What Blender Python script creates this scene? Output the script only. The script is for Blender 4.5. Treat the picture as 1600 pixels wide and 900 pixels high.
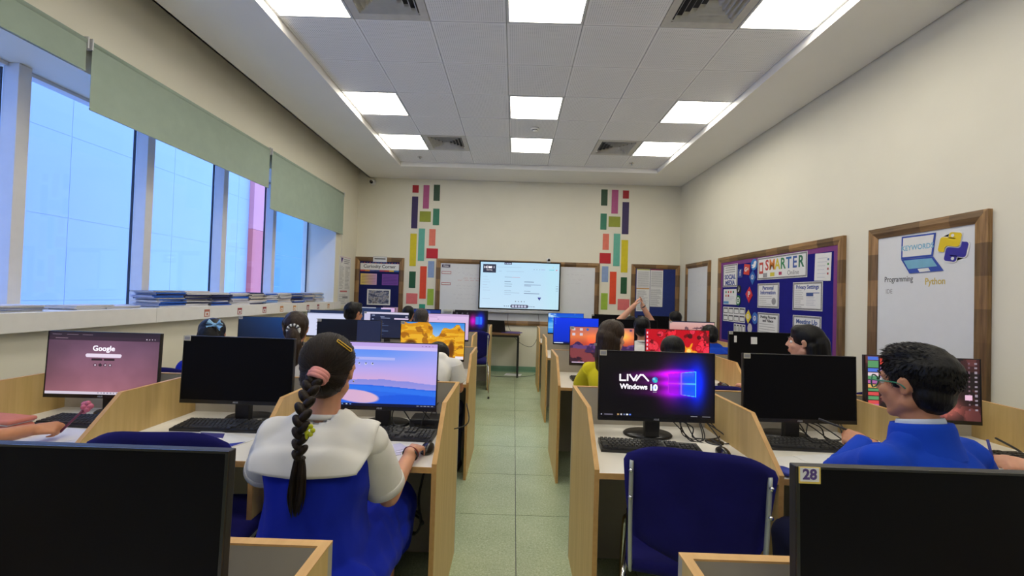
import bpy, bmesh, math, random
import numpy as np
from mathutils import Vector, Matrix, noise as mnoise
from mathutils.bvhtree import BVHTree

for _o in list(bpy.data.objects):
    bpy.data.objects.remove(_o)
scene = bpy.context.scene
COL = scene.collection
WORK = bpy.data.scenes.new('workbench')      # scratch scene for merging shapes; removed at the end
PI = math.pi
R = math.radians

# ------------------------------------------------------------------ camera
EYE = 1.365
cam_d = bpy.data.cameras.new('camera')
cam_d.sensor_width = 36.0
cam_d.lens = 36.0 * 661.3 / 1600.0
cam_d.clip_start = 0.02
cam_d.clip_end = 200
cam = bpy.data.objects.new('camera', cam_d)
COL.objects.link(cam)
_r = Vector((0.99951426, 0.005247, 0.03072002))
_f = Vector((-0.00580218, 0.99982095, 0.01801119))
_u = Vector((-0.03062001, -0.01818069, 0.99936574))
cam.matrix_world = Matrix(((_r.x, _u.x, -_f.x, 0), (_r.y, _u.y, -_f.y, 0), (_r.z, _u.z, -_f.z, EYE), (0, 0, 0, 1)))
scene.camera = cam

# ------------------------------------------------------------------ world, exposure
world = bpy.data.worlds.new('sky')
scene.world = world
world.use_nodes = True
_bg = world.node_tree.nodes['Background']
_bg.inputs['Color'].default_value = (0.25, 0.47, 1.0, 1)
_bg.inputs['Strength'].default_value = 4.2
scene.view_settings.view_transform = 'Standard'
scene.view_settings.look = 'None'
scene.view_settings.gamma = 1.0
scene.view_settings.use_curve_mapping = False
scene.view_settings.exposure = 0.0
LAMP = 12.4            # radiance of the ceiling panels
LAMP_COL = (1.0, 0.94, 0.80)

# ------------------------------------------------------------------ helpers
def lin(c):
    return tuple((x / 12.92 if x <= 0.04045 else ((x + 0.055) / 1.055) ** 2.4) for x in c)

def C8(r, g, b):
    return lin((r / 255, g / 255, b / 255))

class NT:
    """tiny node-tree helper"""
    def __init__(s, name):
        s.m = bpy.data.materials.new(name)
        s.m.use_nodes = True
        s.t = s.m.node_tree
        s.p = s.t.nodes['Principled BSDF']
    def n(s, typ, **kw):
        nd = s.t.nodes.new(typ)
        for k, v in kw.items():
            setattr(nd, k, v)
        return nd
    def l(s, a, b):
        s.t.links.new(a, b)
    def coord(s, scale=(1, 1, 1), kind='Object'):
        tc = s.n('ShaderNodeTexCoord')
        mp = s.n('ShaderNodeMapping')
        mp.inputs['Scale'].default_value = scale
        s.l(tc.outputs[kind], mp.inputs['Vector'])
        return mp.outputs['Vector']
    def noise(s, vec, scale, detail=3, rough=0.5):
        nd = s.n('ShaderNodeTexNoise')
        nd.inputs['Scale'].default_value = scale
        nd.inputs['Detail'].default_value = detail
        nd.inputs['Roughness'].default_value = rough
        s.l(vec, nd.inputs['Vector'])
        return nd.outputs['Fac']
    def ramp(s, fac, stops):
        nd = s.n('ShaderNodeValToRGB')
        cr = nd.color_ramp
        while len(cr.elements) < len(stops):
            cr.elements.new(0.5)
        for e, (p, c) in zip(cr.elements, stops):
            e.position = p
            e.color = (*c, 1)
        s.l(fac, nd.inputs['Fac'])
        return nd.outputs['Color']
    def math(s, op, a, b=None, c=None):
        nd = s.n('ShaderNodeMath', operation=op)
        for i, v in enumerate((a, b, c)):
            if v is None:
                continue
            if isinstance(v, (int, float)):
                nd.inputs[i].default_value = v
            else:
                s.l(v, nd.inputs[i])
        return nd.outputs[0]
    def bump(s, h, strength=0.3, dist=0.002):
        nd = s.n('ShaderNodeBump')
        nd.inputs['Strength'].default_value = strength
        nd.inputs['Distance'].default_value = dist
        s.l(h, nd.inputs['Height'])
        s.l(nd.outputs['Normal'], s.p.inputs['Normal'])
    def set(s, rough=0.5, metal=0.0, spec=0.5, col=None):
        s.p.inputs['Roughness'].default_value = rough
        s.p.inputs['Metallic'].default_value = metal
        s.p.inputs['Specular IOR Level'].default_value = spec
        if col is not None:
            s.p.inputs['Base Color'].default_value = (*col, 1)

_mats = {}
def plain(name, col, rough=0.5, metal=0.0, spec=0.5, var=0.06, scale=14, bump=0.0, bscale=200):
    """procedural: base colour with a faint mottling"""
    if name in _mats:
        return _mats[name]
    t = NT(name)
    t.set(rough, metal, spec)
    v = t.coord()
    f = t.noise(v, scale, 3)
    t.l(t.ramp(f, [(0.3, tuple(c * (1 - var) for c in col)), (0.7, tuple(min(1, c * (1 + var)) for c in col))]), t.p.inputs['Base Color'])
    if bump:
        t.bump(t.noise(v, bscale, 2), bump, 0.001)
    _mats[name] = t.m
    return t.m

def wood(name, a, b, axis, scale=3.0, rough=0.45, blocks=None):
    t = NT(name)
    t.set(rough)
    sc = [scale * 9] * 3
    sc[axis] = scale * 0.5
    v = t.coord(tuple(sc))
    f = t.noise(v, 1.0, 5, 0.6)
    col = t.ramp(f, [(0.32, a), (0.68, b)])
    if blocks:
        vv = t.coord((1, 1, 1))
        sx = t.n('ShaderNodeSeparateXYZ')
        t.l(vv, sx.inputs[0])
        q = t.math('FLOOR', t.math('DIVIDE', sx.outputs[axis], blocks))
        wn = t.n('ShaderNodeTexWhiteNoise', noise_dimensions='1D')
        t.l(q, wn.inputs['W'])
        br = t.math('MULTIPLY_ADD', wn.outputs['Value'], 0.9, 0.5)
        mx = t.n('ShaderNodeMix', data_type='RGBA', blend_type='MULTIPLY')
        mx.inputs['Factor'].default_value = 1.0
        t.l(col, mx.inputs['A'])
        cb = t.n('ShaderNodeCombineColor')
        for i in range(3):
            t.l(br, cb.inputs[i])
        t.l(cb.outputs[0], mx.inputs['B'])
        col = mx.outputs['Result']
    t.l(col, t.p.inputs['Base Color'])
    t.bump(f, 0.15, 0.001)
    return t.m

def fabric(name, col, rough=0.85, var=0.1, weave=900, bump=0.25):
    if name in _mats:
        return _mats[name]
    t = NT(name)
    t.set(rough, 0, 0.15)
    v = t.coord()
    f = t.noise(v, 9, 4)
    t.l(t.ramp(f, [(0.3, tuple(c * (1 - var) for c in col)), (0.7, tuple(min(1, c * (1 + var)) for c in col))]), t.p.inputs['Base Color'])
    t.bump(t.noise(v, weave, 1), bump, 0.0008)
    t.p.inputs['Sheen Weight'].default_value = 0.03
    _mats[name] = t.m
    return t.m

def hairmat(name, a, b, rough=0.42):
    t = NT(name)
    t.set(rough, 0, 0.22)
    v = t.coord((170, 170, 9))
    f = t.noise(v, 1.0, 3, 0.6)
    t.l(t.ramp(f, [(0.3, a), (0.75, b)]), t.p.inputs['Base Color'])
    t.bump(f, 0.6, 0.003)
    return t.m

def skinmat(name, col):
    t = NT(name)
    t.set(0.5, 0, 0.4)
    v = t.coord()
    f = t.noise(v, 22, 4)
    t.l(t.ramp(f, [(0.3, tuple(c * 0.93 for c in col)), (0.7, (min(1, col[0] * 1.05), col[1] * 1.0, col[2] * 0.98))]), t.p.inputs['Base Color'])
    t.p.inputs['Subsurface Weight'].default_value = 0.12
    t.p.inputs['Subsurface Radius'].default_value = (0.02, 0.008, 0.004)
    t.p.inputs['Subsurface Scale'].default_value = 0.4
    return t.m

class G:
    """collects shapes in one bmesh"""
    def __init__(s):
        s.bm = bmesh.new()
        s.mi = 0
    def face(s, vs):
        try:
            f = s.bm.faces.new(vs)
            f.material_index = s.mi
            return f
        except ValueError:
            return None
    def box(s, x0, y0, z0, x1, y1, z1, bevel=0.0):
        b = s.bm
        v = [b.verts.new(p) for p in ((x0, y0, z0), (x1, y0, z0), (x1, y1, z0), (x0, y1, z0), (x0, y0, z1), (x1, y0, z1), (x1, y1, z1), (x0, y1, z1))]
        fs = [s.face([v[i] for i in q]) for q in ((3, 2, 1, 0), (4, 5, 6, 7), (0, 1, 5, 4), (1, 2, 6, 5), (2, 3, 7, 6), (3, 0, 4, 7))]
        if bevel:
            es = list({e for f in fs for e in f.edges})
            r = bmesh.ops.bevel(b, geom=es, offset=bevel, segments=2, affect='EDGES', profile=0.5)
            for f in r['faces']:
                f.material_index = s.mi
        return s
    def cbox(s, c, d, rot=None, bevel=0.0):
        old = set(s.bm.verts)
        s.box(-d[0] / 2, -d[1] / 2, -d[2] / 2, d[0] / 2, d[1] / 2, d[2] / 2, bevel)
        M = Matrix.Translation(c) @ (rot.to_4x4() if rot else Matrix())
        for v in s.bm.verts:
            if v not in old:
                v.co = M @ v.co
        return s
    def rings(s, rings, cap0=True, cap1=True, closed=True):
        n = len(rings[0])
        vr = [[s.bm.verts.new(p) for p in r] for r in rings]
        for a, b in zip(vr, vr[1:]):
            for i in range(n if closed else n - 1):
                j = (i + 1) % n
                s.face((a[i], a[j], b[j], b[i]))
        if cap0:
            s.face(vr[0][::-1])
        if cap1:
            s.face(vr[-1])
        return s
    def tube(s, pts, r, n=8, cap=True, smooth=0, flat=None):
        pts = [Vector(p) for p in pts]
        rr = list(r) if hasattr(r, '__len__') else [r] * len(pts)
        if smooth:
            q, qr = [], []
            P = [pts[0]] + pts + [pts[-1]]
            for i in range(1, len(P) - 2):
                for k in range(smooth):
                    t = k / smooth
                    a, b, c, d = P[i - 1], P[i], P[i + 1], P[i + 2]
                    q.append(0.5 * ((2 * b) + (c - a) * t + (2 * a - 5 * b + 4 * c - d) * t * t + (3 * b - a - 3 * c + d) * t ** 3))
                    qr.append(rr[i - 1] * (1 - t) + rr[i] * t)
            q.append(pts[-1]); qr.append(rr[-1])
            pts, rr = q, qr
        up = None
        rings = []
        for i, p in enumerate(pts):
            d = (pts[min(i + 1, len(pts) - 1)] - pts[max(i - 1, 0)])
            d = d.normalized() if d.length > 1e-9 else Vector((0, 0, 1))
            if up is None:
                up = d.orthogonal().normalized()
                if flat is not None:
                    up = Vector(flat[1])
            up = (up - d * up.dot(d))
            up = up.normalized() if up.length > 1e-6 else d.orthogonal().normalized()
            w = d.cross(up)
            fl = flat[0] if flat is not None else 1.0
            rings.append([p + (up * math.cos(a) * fl + w * math.sin(a)) * rr[i] for a in (2 * PI * k / n for k in range(n))])
        return s.rings(rings, cap, cap)
    def capsule(s, p0, p1, r0, r1=None, n=12, m=4):
        r1 = r0 if r1 is None else r1
        p0, p1 = Vector(p0), Vector(p1)
        d = p1 - p0
        d = d.normalized() if d.length > 1e-6 else Vector((0, 0, 1))
        u = d.orthogonal().normalized()
        w = d.cross(u)
        rings = []
        for k in range(m + 1):
            a = PI / 2 * (1 - k / m) * 0.98
            rings.append((p0 - d * math.sin(a) * r0, math.cos(a) * r0))
        for k in range(m + 1):
            a = PI / 2 * (k / m) * 0.98
            rings.append((p1 + d * math.sin(a) * r1, math.cos(a) * r1))
        return s.rings([[c + (u * math.cos(t) + w * math.sin(t)) * q for t in (2 * PI * k / n for k in range(n))] for c, q in rings])
    def ell(s, c, r, rot=None, n=16, m=10):
        c = Vector(c)
        rot = rot or Matrix.Identity(3)
        rings = []
        for k in range(m + 1):
            a = -PI / 2 + PI * (0.02 + 0.96 * k / m)
            rings.append([c + rot @ Vector((r[0] * math.cos(a) * math.cos(t), r[1] * math.cos(a) * math.sin(t), r[2] * math.sin(a))) for t in (2 * PI * i / n for i in range(n))])
        return s.rings(rings)
    def prism(s, poly, axis, a, b):
        """poly: 2D outline in the two other axes (x,y,z order), extruded along axis from a to b"""
        def P(q, t):
            v = list(q)
            v.insert(axis, t)
            return v
        va = [s.bm.verts.new(P(q, a)) for q in poly]
        vb = [s.bm.verts.new(P(q, b)) for q in poly]
        n = len(poly)
        s.face(va); s.face(vb[::-1])
        for i in range(n):
            j = (i + 1) % n
            s.face((va[i], vb[i], vb[j], va[j]))
        return s
    def lathe(s, prof, n=24, c=(0, 0, 0)):
        return s.rings([[(c[0] + r * math.cos(t), c[1] + r * math.sin(t), c[2] + z) for t in (2 * PI * i / n for i in range(n))] for r, z in prof])

def tag(o, label=None, cat=None, group=None, kind=None):
    if label: o['label'] = label
    if cat: o['category'] = cat
    if group: o['group'] = group
    if kind: o['kind'] = kind
    return o

def obj(name, g, mats, parent=None, smooth=False, loc=None, rotz=0, fix=True):
    me = bpy.data.meshes.new(name)
    if fix:
        bmesh.ops.recalc_face_normals(g.bm, faces=g.bm.faces[:])
    if smooth:
        for f in g.bm.faces:
            f.smooth = True
    big = [f for f in g.bm.faces if len(f.verts) > 4]
    if big:
        bmesh.ops.triangulate(g.bm, faces=big)
    g.bm.to_mesh(me)
    g.bm.free()
    for m in (mats if isinstance(mats, (list, tuple)) else [mats]):
        me.materials.append(m)
    return objm(name, me, parent, loc, rotz)

def objm(name, me, parent=None, loc=None, rotz=0):
    o = bpy.data.objects.new(name, me)
    COL.objects.link(o)
    if parent: o.parent = parent
    if loc is not None: o.location = loc
    if rotz: o.rotation_euler = (0, 0, rotz)
    return o

def thing(name, label, cat, loc=(0, 0, 0), rotz=0, group=None):
    o = bpy.data.objects.new(name, None)
    o.empty_display_size = 0.05
    COL.objects.link(o)
    o.location = loc
    o.rotation_euler = (0, 0, rotz)
    return tag(o, label, cat, group)

def copy_tree(o, parent=None):
    c = o.copy()
    COL.objects.link(c)
    if parent: c.parent = parent
    for ch in list(o.children):
        copy_tree(ch, c)
    return c

def text(name, body, size, loc, m, parent, align='CENTER', ext=0.0006, rot=(PI / 2, 0, 0), bold=0.0, sx=1.0, space=1.0):
    cu = bpy.data.curves.new(name, 'FONT')
    cu.body = body
    cu.size = size
    cu.align_x = align
    cu.align_y = 'CENTER'
    cu.extrude = ext
    cu.offset = bold
    cu.resolution_u = 3
    cu.space_line = 0.9
    cu.space_character = space
    tmp = bpy.data.objects.new(name, cu)
    me = bpy.data.meshes.new_from_object(tmp)
    bpy.data.objects.remove(tmp)
    bpy.data.curves.remove(cu)
    me.materials.clear()
    me.materials.append(m)
    o = bpy.data.objects.new(name, me)
    COL.objects.link(o)
    if parent: o.parent = parent
    o.location = loc
    o.rotation_euler = rot
    o.scale = (sx, 1, 1)
    return o

def blob(name, g, m, parent, voxel=0.01, it=4, disp=None):
    """union of the shapes in g as one continuous smooth surface"""
    bmesh.ops.recalc_face_normals(g.bm, faces=g.bm.faces[:])
    me = bpy.data.meshes.new(name)
    g.bm.to_mesh(me)
    g.bm.free()
    tmp = bpy.data.objects.new(name + '_tmp', me)
    WORK.collection.objects.link(tmp)
    md = tmp.modifiers.new('r', 'REMESH')
    md.mode = 'VOXEL'
    md.voxel_size = voxel
    ms = tmp.modifiers.new('s', 'SMOOTH')
    ms.factor = 0.5
    ms.iterations = it
    WORK.view_layers[0].update()
    dg = WORK.view_layers[0].depsgraph
    m2 = bpy.data.meshes.new_from_object(tmp.evaluated_get(dg))
    bpy.data.objects.remove(tmp)
    bpy.data.meshes.remove(me)
    if disp:
        disp(m2)
    m2.polygons.foreach_set('use_smooth', [True] * len(m2.polygons))
    m2.materials.clear()
    m2.materials.append(m)
    m2.name = name
    return objm(name, m2, parent)

def push(me, fn):
    """move every vertex along its normal by fn(co)"""
    n = len(me.vertices)
    co = np.empty(n * 3); no = np.empty(n * 3)
    me.vertices.foreach_get('co', co)
    me.vertex_normals.foreach_get('vector', no)
    c = co.reshape(-1, 3)
    d = np.array([fn(p) for p in c.tolist()])
    me.vertices.foreach_set('co', (c + no.reshape(-1, 3) * d[:, None]).ravel())
    me.update()

def cloth_folds(amp, scale, vert=0.55, sharp=False):
    nz = mnoise.noise
    if sharp:
        def fs(me):
            push(me, lambda p: amp * (0.35 - abs(nz((p[0] * scale + p[2] * scale * 0.35, p[1] * scale, p[2] * scale * vert))) - 0.6 * abs(nz((p[0] * scale * 2.1 + 7, p[1] * scale * 2.1, p[2] * scale * 1.6 * vert)))))
        return fs
    def f(me):
        push(me, lambda p: amp * (nz((p[0] * scale, p[1] * scale, p[2] * scale * vert)) + 0.5 * nz((p[0] * scale * 2.3 + 7, p[1] * scale * 2.3, p[2] * scale * 2 * vert))))
    return f
# ------------------------------------------------------------------ materials
M_wall = plain('cream_wall_paint', (0.80, 0.765, 0.64), 0.55, var=0.015, scale=3, bump=0.04, bscale=300)
M_soffit = plain('white_ceiling_paint', (0.90, 0.88, 0.85), 0.6, var=0.01, scale=3)
M_white = plain('white_gloss_paint', (0.80, 0.79, 0.77), 0.35, var=0.02)
M_frame = plain('grey_white_aluminium', (0.70, 0.70, 0.72), 0.35, var=0.02)
M_blind = fabric('sage_blind_fabric', (0.35, 0.43, 0.36), 0.9, 0.04, 700, 0.15)
M_black = plain('black_plastic', (0.012, 0.012, 0.014), 0.42, var=0.1)
M_blackgl = plain('black_satin_plastic', (0.01, 0.01, 0.012), 0.25, var=0.1)
M_dark = plain('dark_gasket', (0.02, 0.022, 0.03), 0.5)
M_chrome = plain('chrome', (0.75, 0.75, 0.74), 0.16, 1.0, var=0.02)
M_steel = plain('painted_grey_metal', (0.50, 0.53, 0.47), 0.35, 0.3, var=0.03)
M_navy = fabric('navy_upholstery', (0.012, 0.011, 0.12), 0.9, 0.15)
M_top = plain('white_laminate', (0.85, 0.82, 0.75), 0.32, var=0.02)
M_grey = plain('grey_laminate', (0.36, 0.34, 0.30), 0.5, var=0.03)
M_beech = wood('beech_veneer', (0.55, 0.375, 0.135), (0.65, 0.46, 0.19), 2, 4)
M_edge = wood('beech_edging', (0.55, 0.31, 0.10), (0.64, 0.38, 0.14), 1, 4)
M_fwz = wood('acacia_upright', (0.14, 0.072, 0.024), (0.35, 0.20, 0.08), 2, 6, 0.4, 0.21)
M_fwx = wood('acacia_rail', (0.14, 0.072, 0.024), (0.35, 0.20, 0.08), 0, 6, 0.4, 0.21)
M_board = plain('whiteboard_enamel', (0.74, 0.76, 0.80), 0.16, var=0.01)
M_bluefelt = fabric('royal_blue_felt', (0.009, 0.009, 0.19), 0.95, 0.06)
M_navyfelt = fabric('navy_felt', (0.012, 0.016, 0.10), 0.95, 0.06)
M_purple = plain('purple_border_card', (0.19, 0.035, 0.20), 0.7)
M_paper = plain('white_paper', (0.76, 0.76, 0.76), 0.7, var=0.02)
M_ink = plain('black_ink', (0.03, 0.03, 0.035), 0.6)
M_greyink = plain('grey_ink', (0.30, 0.30, 0.32), 0.7)
M_paleink = plain('faint_marker', (0.52, 0.53, 0.60), 0.6)
M_redink = plain('red_marker', (0.55, 0.16, 0.17), 0.6)
M_blueink = plain('blue_ink', (0.03, 0.06, 0.30), 0.6)
M_skirting = plain('green_skirting', (0.17, 0.33, 0.23), 0.3, var=0.04)

def col(name, r, g, b, rough=0.55, **k):
    return plain(name, C8(r, g, b), rough, **k)

# emissive panels
def emit(name, c, s):
    t = NT(name)
    t.set(0.6, col=(0.8, 0.8, 0.8))
    t.p.inputs['Emission Color'].default_value = (*c, 1)
    t.p.inputs['Emission Strength'].default_value = s
    return t.m
M_lamp = emit('lit_diffuser', LAMP_COL, LAMP)

def m_tile():
    t = NT('perforated_ceiling_tile')
    t.set(0.8, 0, 0.2)
    v = t.coord()
    sx = t.n('ShaderNodeSeparateXYZ'); t.l(v, sx.inputs[0])
    d = []
    inside = None
    for a in (0, 1):
        k = t.math('ABSOLUTE', t.math('SUBTRACT', t.math('FRACT', t.math('MULTIPLY', sx.outputs[a], 1 / 0.0165)), 0.5))
        d.append(t.math('POWER', k, 2.0))
        e = t.math('LESS_THAN', t.math('ABSOLUTE', sx.outputs[a]), 0.276)
        inside = e if inside is None else t.math('MULTIPLY', inside, e)
    hole = t.math('MULTIPLY', t.math('LESS_THAN', t.math('SQRT', t.math('ADD', d[0], d[1])), 0.20), inside)
    mx = t.n('ShaderNodeMix', data_type='RGBA')
    mx.inputs['A'].default_value = (0.93, 0.92, 0.94, 1)
    mx.inputs['B'].default_value = (0.46, 0.46, 0.48, 1)
    t.l(hole, mx.inputs['Factor'])
    t.l(mx.outputs['Result'], t.p.inputs['Base Color'])
    return t.m
M_tile = m_tile()

def m_floor():
    t = NT('green_speckled_vinyl_tile')
    t.set(0.22, 0, 0.5)
    v = t.coord(kind='Object')
    vo = t.n('ShaderNodeTexVoronoi'); vo.inputs['Scale'].default_value = 150
    t.l(v, vo.inputs['Vector'])
    f = t.noise(v, 90, 4, 0.7)
    f2 = t.noise(v, 4, 3)
    mix = t.math('MULTIPLY_ADD', f2, 0.25, t.math('MULTIPLY_ADD', f, 0.6, t.math('MULTIPLY', vo.outputs['Distance'], 0.25)))
    t.l(t.ramp(mix, [(0.33, (0.27, 0.33, 0.195)), (0.5, (0.41, 0.495, 0.315)), (0.72, (0.54, 0.62, 0.43))]), t.p.inputs['Base Color'])
    r = t.math('MULTIPLY_ADD', f, 0.18, 0.16)
    t.l(r, t.p.inputs['Roughness'])
    return t.m
M_floor = m_floor()

def m_glass():
    t = NT('window_glass')
    nt = t.t
    nt.nodes.remove(t.p)
    out = [n for n in nt.nodes if n.type == 'OUTPUT_MATERIAL'][0]
    tr = t.n('ShaderNodeBsdfTransparent'); tr.inputs[0].default_value = (0.93, 0.97, 1, 1)
    gl = t.n('ShaderNodeBsdfGlossy'); gl.inputs['Roughness'].default_value = 0.02
    lw = t.n('ShaderNodeLayerWeight')
    fr = t.math('MULTIPLY_ADD', t.math('POWER', lw.outputs['Facing'], 5.0), 0.35, 0.03)
    mx = t.n('ShaderNodeMixShader')
    t.l(fr, mx.inputs[0]); t.l(tr.outputs[0], mx.inputs[1]); t.l(gl.outputs[0], mx.inputs[2])
    t.l(mx.outputs[0], out.inputs['Surface'])
    return t.m
M_glass = m_glass()

# ------------------------------------------------------------------ the room
XL, XR, YB, YR, ZT = -2.89, 2.97, 7.65, -2.75, 3.80
ZS = 3.432            # soffit
ZC = 3.505            # tiles
TX0, TY0, TS = -1.926, 2.69 - 9 * 0.6, 0.6
NCOL, NROW = 7, 16
TX1, TY1 = TX0 + NCOL * TS, TY0 + NROW * TS
SILL = 1.178
WY0, WY1, WZ1 = -2.2, 6.76, 2.76

def struct(name, g, m, **k):
    return tag(obj(name, g, m, **k), kind='structure')

struct('wall_back', G().box(XL - 0.6, YB, -0.1, XR + 0.2, YB + 0.15, ZT), M_wall)
struct('wall_right', G().box(XR, YR, -0.1, XR + 0.15, YB, ZT), M_wall)
struct('wall_rear', G().box(XL - 0.6, YR - 0.15, -0.1, XR + 0.2, YR, ZT), M_wall)
g = G()
g.box(-3.42, YR, -0.1, XL - 0.05, YB, SILL - 0.118)          # below the sill
g.box(-3.42, YR, WZ1, XL, YB, ZT)                        # above the head
g.box(-3.42, WY1, SILL - 0.118, XL, YB, WZ1)              # beyond the window
g.box(-3.42, YR, SILL - 0.118, XL, WY0, WZ1)
struct('wall_left', g, M_wall)

fl = struct('floor', G().box(XL - 0.1, YR, -0.10, XR, YB, -0.006), M_dark)
g0 = G(); g0.box(-0.298, -0.298, -0.006, 0.298, 0.298, 0.0)
tile0 = None
fx0 = 0.05 - 5 * 0.6
for i in range(10):
    for j in range(18):
        cx, cy = fx0 + (i + 0.5) * 0.6, -2.75 + 0.31 + j * 0.6
        if tile0 is None:
            tile0 = obj('floor_tile', g0, M_floor, fl)
            o = tile0
        else:
            o = tile0.copy(); COL.objects.link(o); o.parent = fl
        o.location = (cx, cy, 0)
        sx = sy = 1.0
        if i == 0: o.location.x += 0.0
        if cy + 0.298 > YB:
            sy = (YB - (cy - 0.298)) / 0.596; o.location.y = (YB + cy - 0.298) / 2
        if cx + 0.298 > XR:
            sx = (XR - (cx - 0.298)) / 0.596; o.location.x = (XR + cx - 0.298) / 2
        o.scale = (sx, sy, 1)

ce = G()
ce.box(XL - 0.55, YR, ZT - 0.05, XR, YB, ZT + 0.1)                      # slab
ce.box(-2.70, YR, ZS, TX0, YB - 0.008, ZC + 0.06)                        # left soffit
ce.box(TX1, YR, ZS, XR - 0.012, YB - 0.008, ZC + 0.06)
ce.box(TX0, TY1, ZS, TX1, YB - 0.008, ZC + 0.06)
ce.box(TX0, YR, ZS, TX1, TY0, ZC + 0.06)
ce.box(-2.70, YR, ZS, -2.68, YB - 0.008, ZT - 0.05)
ceil = struct('ceiling', ce, M_soffit)
gt = G(); gt.box(-0.2965, -0.2965, 0, 0.2965, 0.2965, 0.016)
LIGHT_CELLS = [(c, r + 9) for r in (-6, -3, 0, 3, 5) for c in (0, 3, 6)]
VENT_CELLS = [(c, r + 9) for r in (0, 5) for c in (1, 5)]
ct0 = None
rails = G()
for i in range(NCOL):
    for j in range(NROW):
        if (i, j) in LIGHT_CELLS or (i, j) in VENT_CELLS:
            continue
        if ct0 is None:
            ct0 = o = obj('ceiling_tile', gt, M_tile, ceil)
        else:
            o = ct0.copy(); COL.objects.link(o); o.parent = ceil
        o.location = (TX0 + (i + 0.5) * TS, TY0 + (j + 0.5) * TS, ZC + random.Random(i * 31 + j).uniform(0, 0.002))
for i in range(NCOL + 1):
    rails.box(TX0 + i * TS - 0.012, TY0, ZC + 0.017, TX0 + i * TS + 0.012, TY1, ZC + 0.035)
for j in range(NROW + 1):
    rails.box(TX0, TY0 + j * TS - 0.012, ZC + 0.017, TX1, TY0 + j * TS + 0.012, ZC + 0.0345)
obj('tile_grid', rails, M_frame, ceil)

SIDE = {0: 'left', 3: 'middle', 6: 'right'}
DEPTH = {3: 'second row behind the camera', 6: 'just behind the camera', 9: 'nearest row in view, cut by the top edge', 12: 'second row in view', 14: 'farthest row, by the front wall'}
for (i, j) in LIGHT_CELLS:
    cx, cy = TX0 + (i + 0.5) * TS, TY0 + (j + 0.5) * TS
    t = thing('ceiling_light', 'square lit ceiling panel light, %s column, %s' % (SIDE[i], DEPTH[j]), 'ceiling light', (cx, cy, ZC), 0, 'square ceiling panel lights')
    g = G()
    for k in range(4):
        a, b = 0.297, 0.278
        q = Matrix.Rotation(k * PI / 2, 4, 'Z')
        vs = [q @ Vector(p) for p in ((-a, -a, -0.002), (a, -a, -0.002), (b, -b, -0.002), (-b, -b, -0.002), (-a, -a, 0.02), (a, -a, 0.02), (b, -b, 0.02), (-b, -b, 0.02))]
        v = [g.bm.verts.new(p) for p in vs]
        for f in ((0, 1, 2, 3), (7, 6, 5, 4), (0, 4, 5, 1), (3, 2, 6, 7)):
            g.face([v[x] for x in f])
    obj('light_frame', g, M_frame, t)
    obj('diffuser', G().box(-0.279, -0.279, 0.004, 0.279, 0.279, 0.012), M_lamp, t)

M_vent = plain('vent_enamel', (0.62, 0.60, 0.57), 0.5)
for (i, j) in VENT_CELLS:
    cx, cy = TX0 + (i + 0.5) * TS, TY0 + (j + 0.5) * TS
    t = thing('air_vent', 'square louvred air diffuser beside the %s light in the %s row in view' % ('left' if i == 1 else 'right', 'nearest' if j == 9 else 'farthest'), 'air vent', (cx, cy, ZC), 0, 'square air diffusers')
    obj('backing', G().box(-0.29, -0.29, 0.055, 0.29, 0.29, 0.06), M_dark, t)
    def ring(a, b, za, zb, th):
        g = G()
        for k in range(4):
            q = Matrix.Rotation(k * PI / 2, 4, 'Z')
            ps = [(-a, -a, za), (a, -a, za), (b, -b, zb), (-b, -b, zb)]
            v = [g.bm.verts.new(q @ Vector(p)) for p in ps] + [g.bm.verts.new(q @ Vector((p[0], p[1], p[2] + th))) for p in ps]
            for f in ((0, 1, 2, 3), (7, 6, 5, 4), (0, 4, 5, 1), (3, 2, 6, 7)):
                g.face([v[x] for x in f])
        return g
    obj('vent_frame', ring(0.297, 0.235, 0.0, 0.002, 0.012), M_vent, t)
    for k in range(5):
        a = 0.225 - k * 0.043
        obj('louvre', ring(a, a - 0.021, -0.004, 0.032, 0.003), M_vent, t)

t = thing('smoke_detector', 'small round white smoke detector in the middle of the tiled ceiling', 'smoke detector', (0.20, TY0 + 13.45 * TS, ZC))
obj('detector_base', G().lathe([(0.055, 0.0), (0.055, -0.012), (0.05, -0.02)], 20), M_white, t, True)
obj('sensor_head', G().lathe([(0.035, -0.02), (0.033, -0.035), (0.02, -0.045)], 16), M_white, t, True)
obj('sensor_slot', G().lathe([(0.0352, -0.024), (0.0352, -0.03)], 16), M_dark, t, True)
for cx, s in ((-1.55, 'left'), (1.78, 'right')):
    t = thing('sprinkler', 'small chrome sprinkler head in the farthest ceiling tile row, %s one' % s, 'sprinkler', (cx, TY0 + 15.55 * TS, ZC), 0, 'ceiling sprinklers')
    obj('escutcheon', G().lathe([(0.04, 0.0), (0.038, -0.006), (0.02, -0.008)], 16), M_chrome, t, True)
    obj('nozzle', G().lathe([(0.008, -0.008), (0.008, -0.03), (0.018, -0.032), (0.018, -0.035)], 12), M_chrome, t, True)

g = G()
g.box(XL - 0.05, YB - 0.012, 0, XR, YB, 0.095); g.box(XL - 0.05, YB - 0.03, 0, XR, YB, 0.012)
struct('baseboard_back', g, M_skirting)
struct('baseboard_right', G().box(XR - 0.012, YR, 0, XR, YB - 0.012, 0.095), M_skirting)
struct('baseboard_left', G().box(XL - 0.05, YR, 0, XL - 0.038, YB - 0.012, 0.095), M_skirting)

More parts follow.
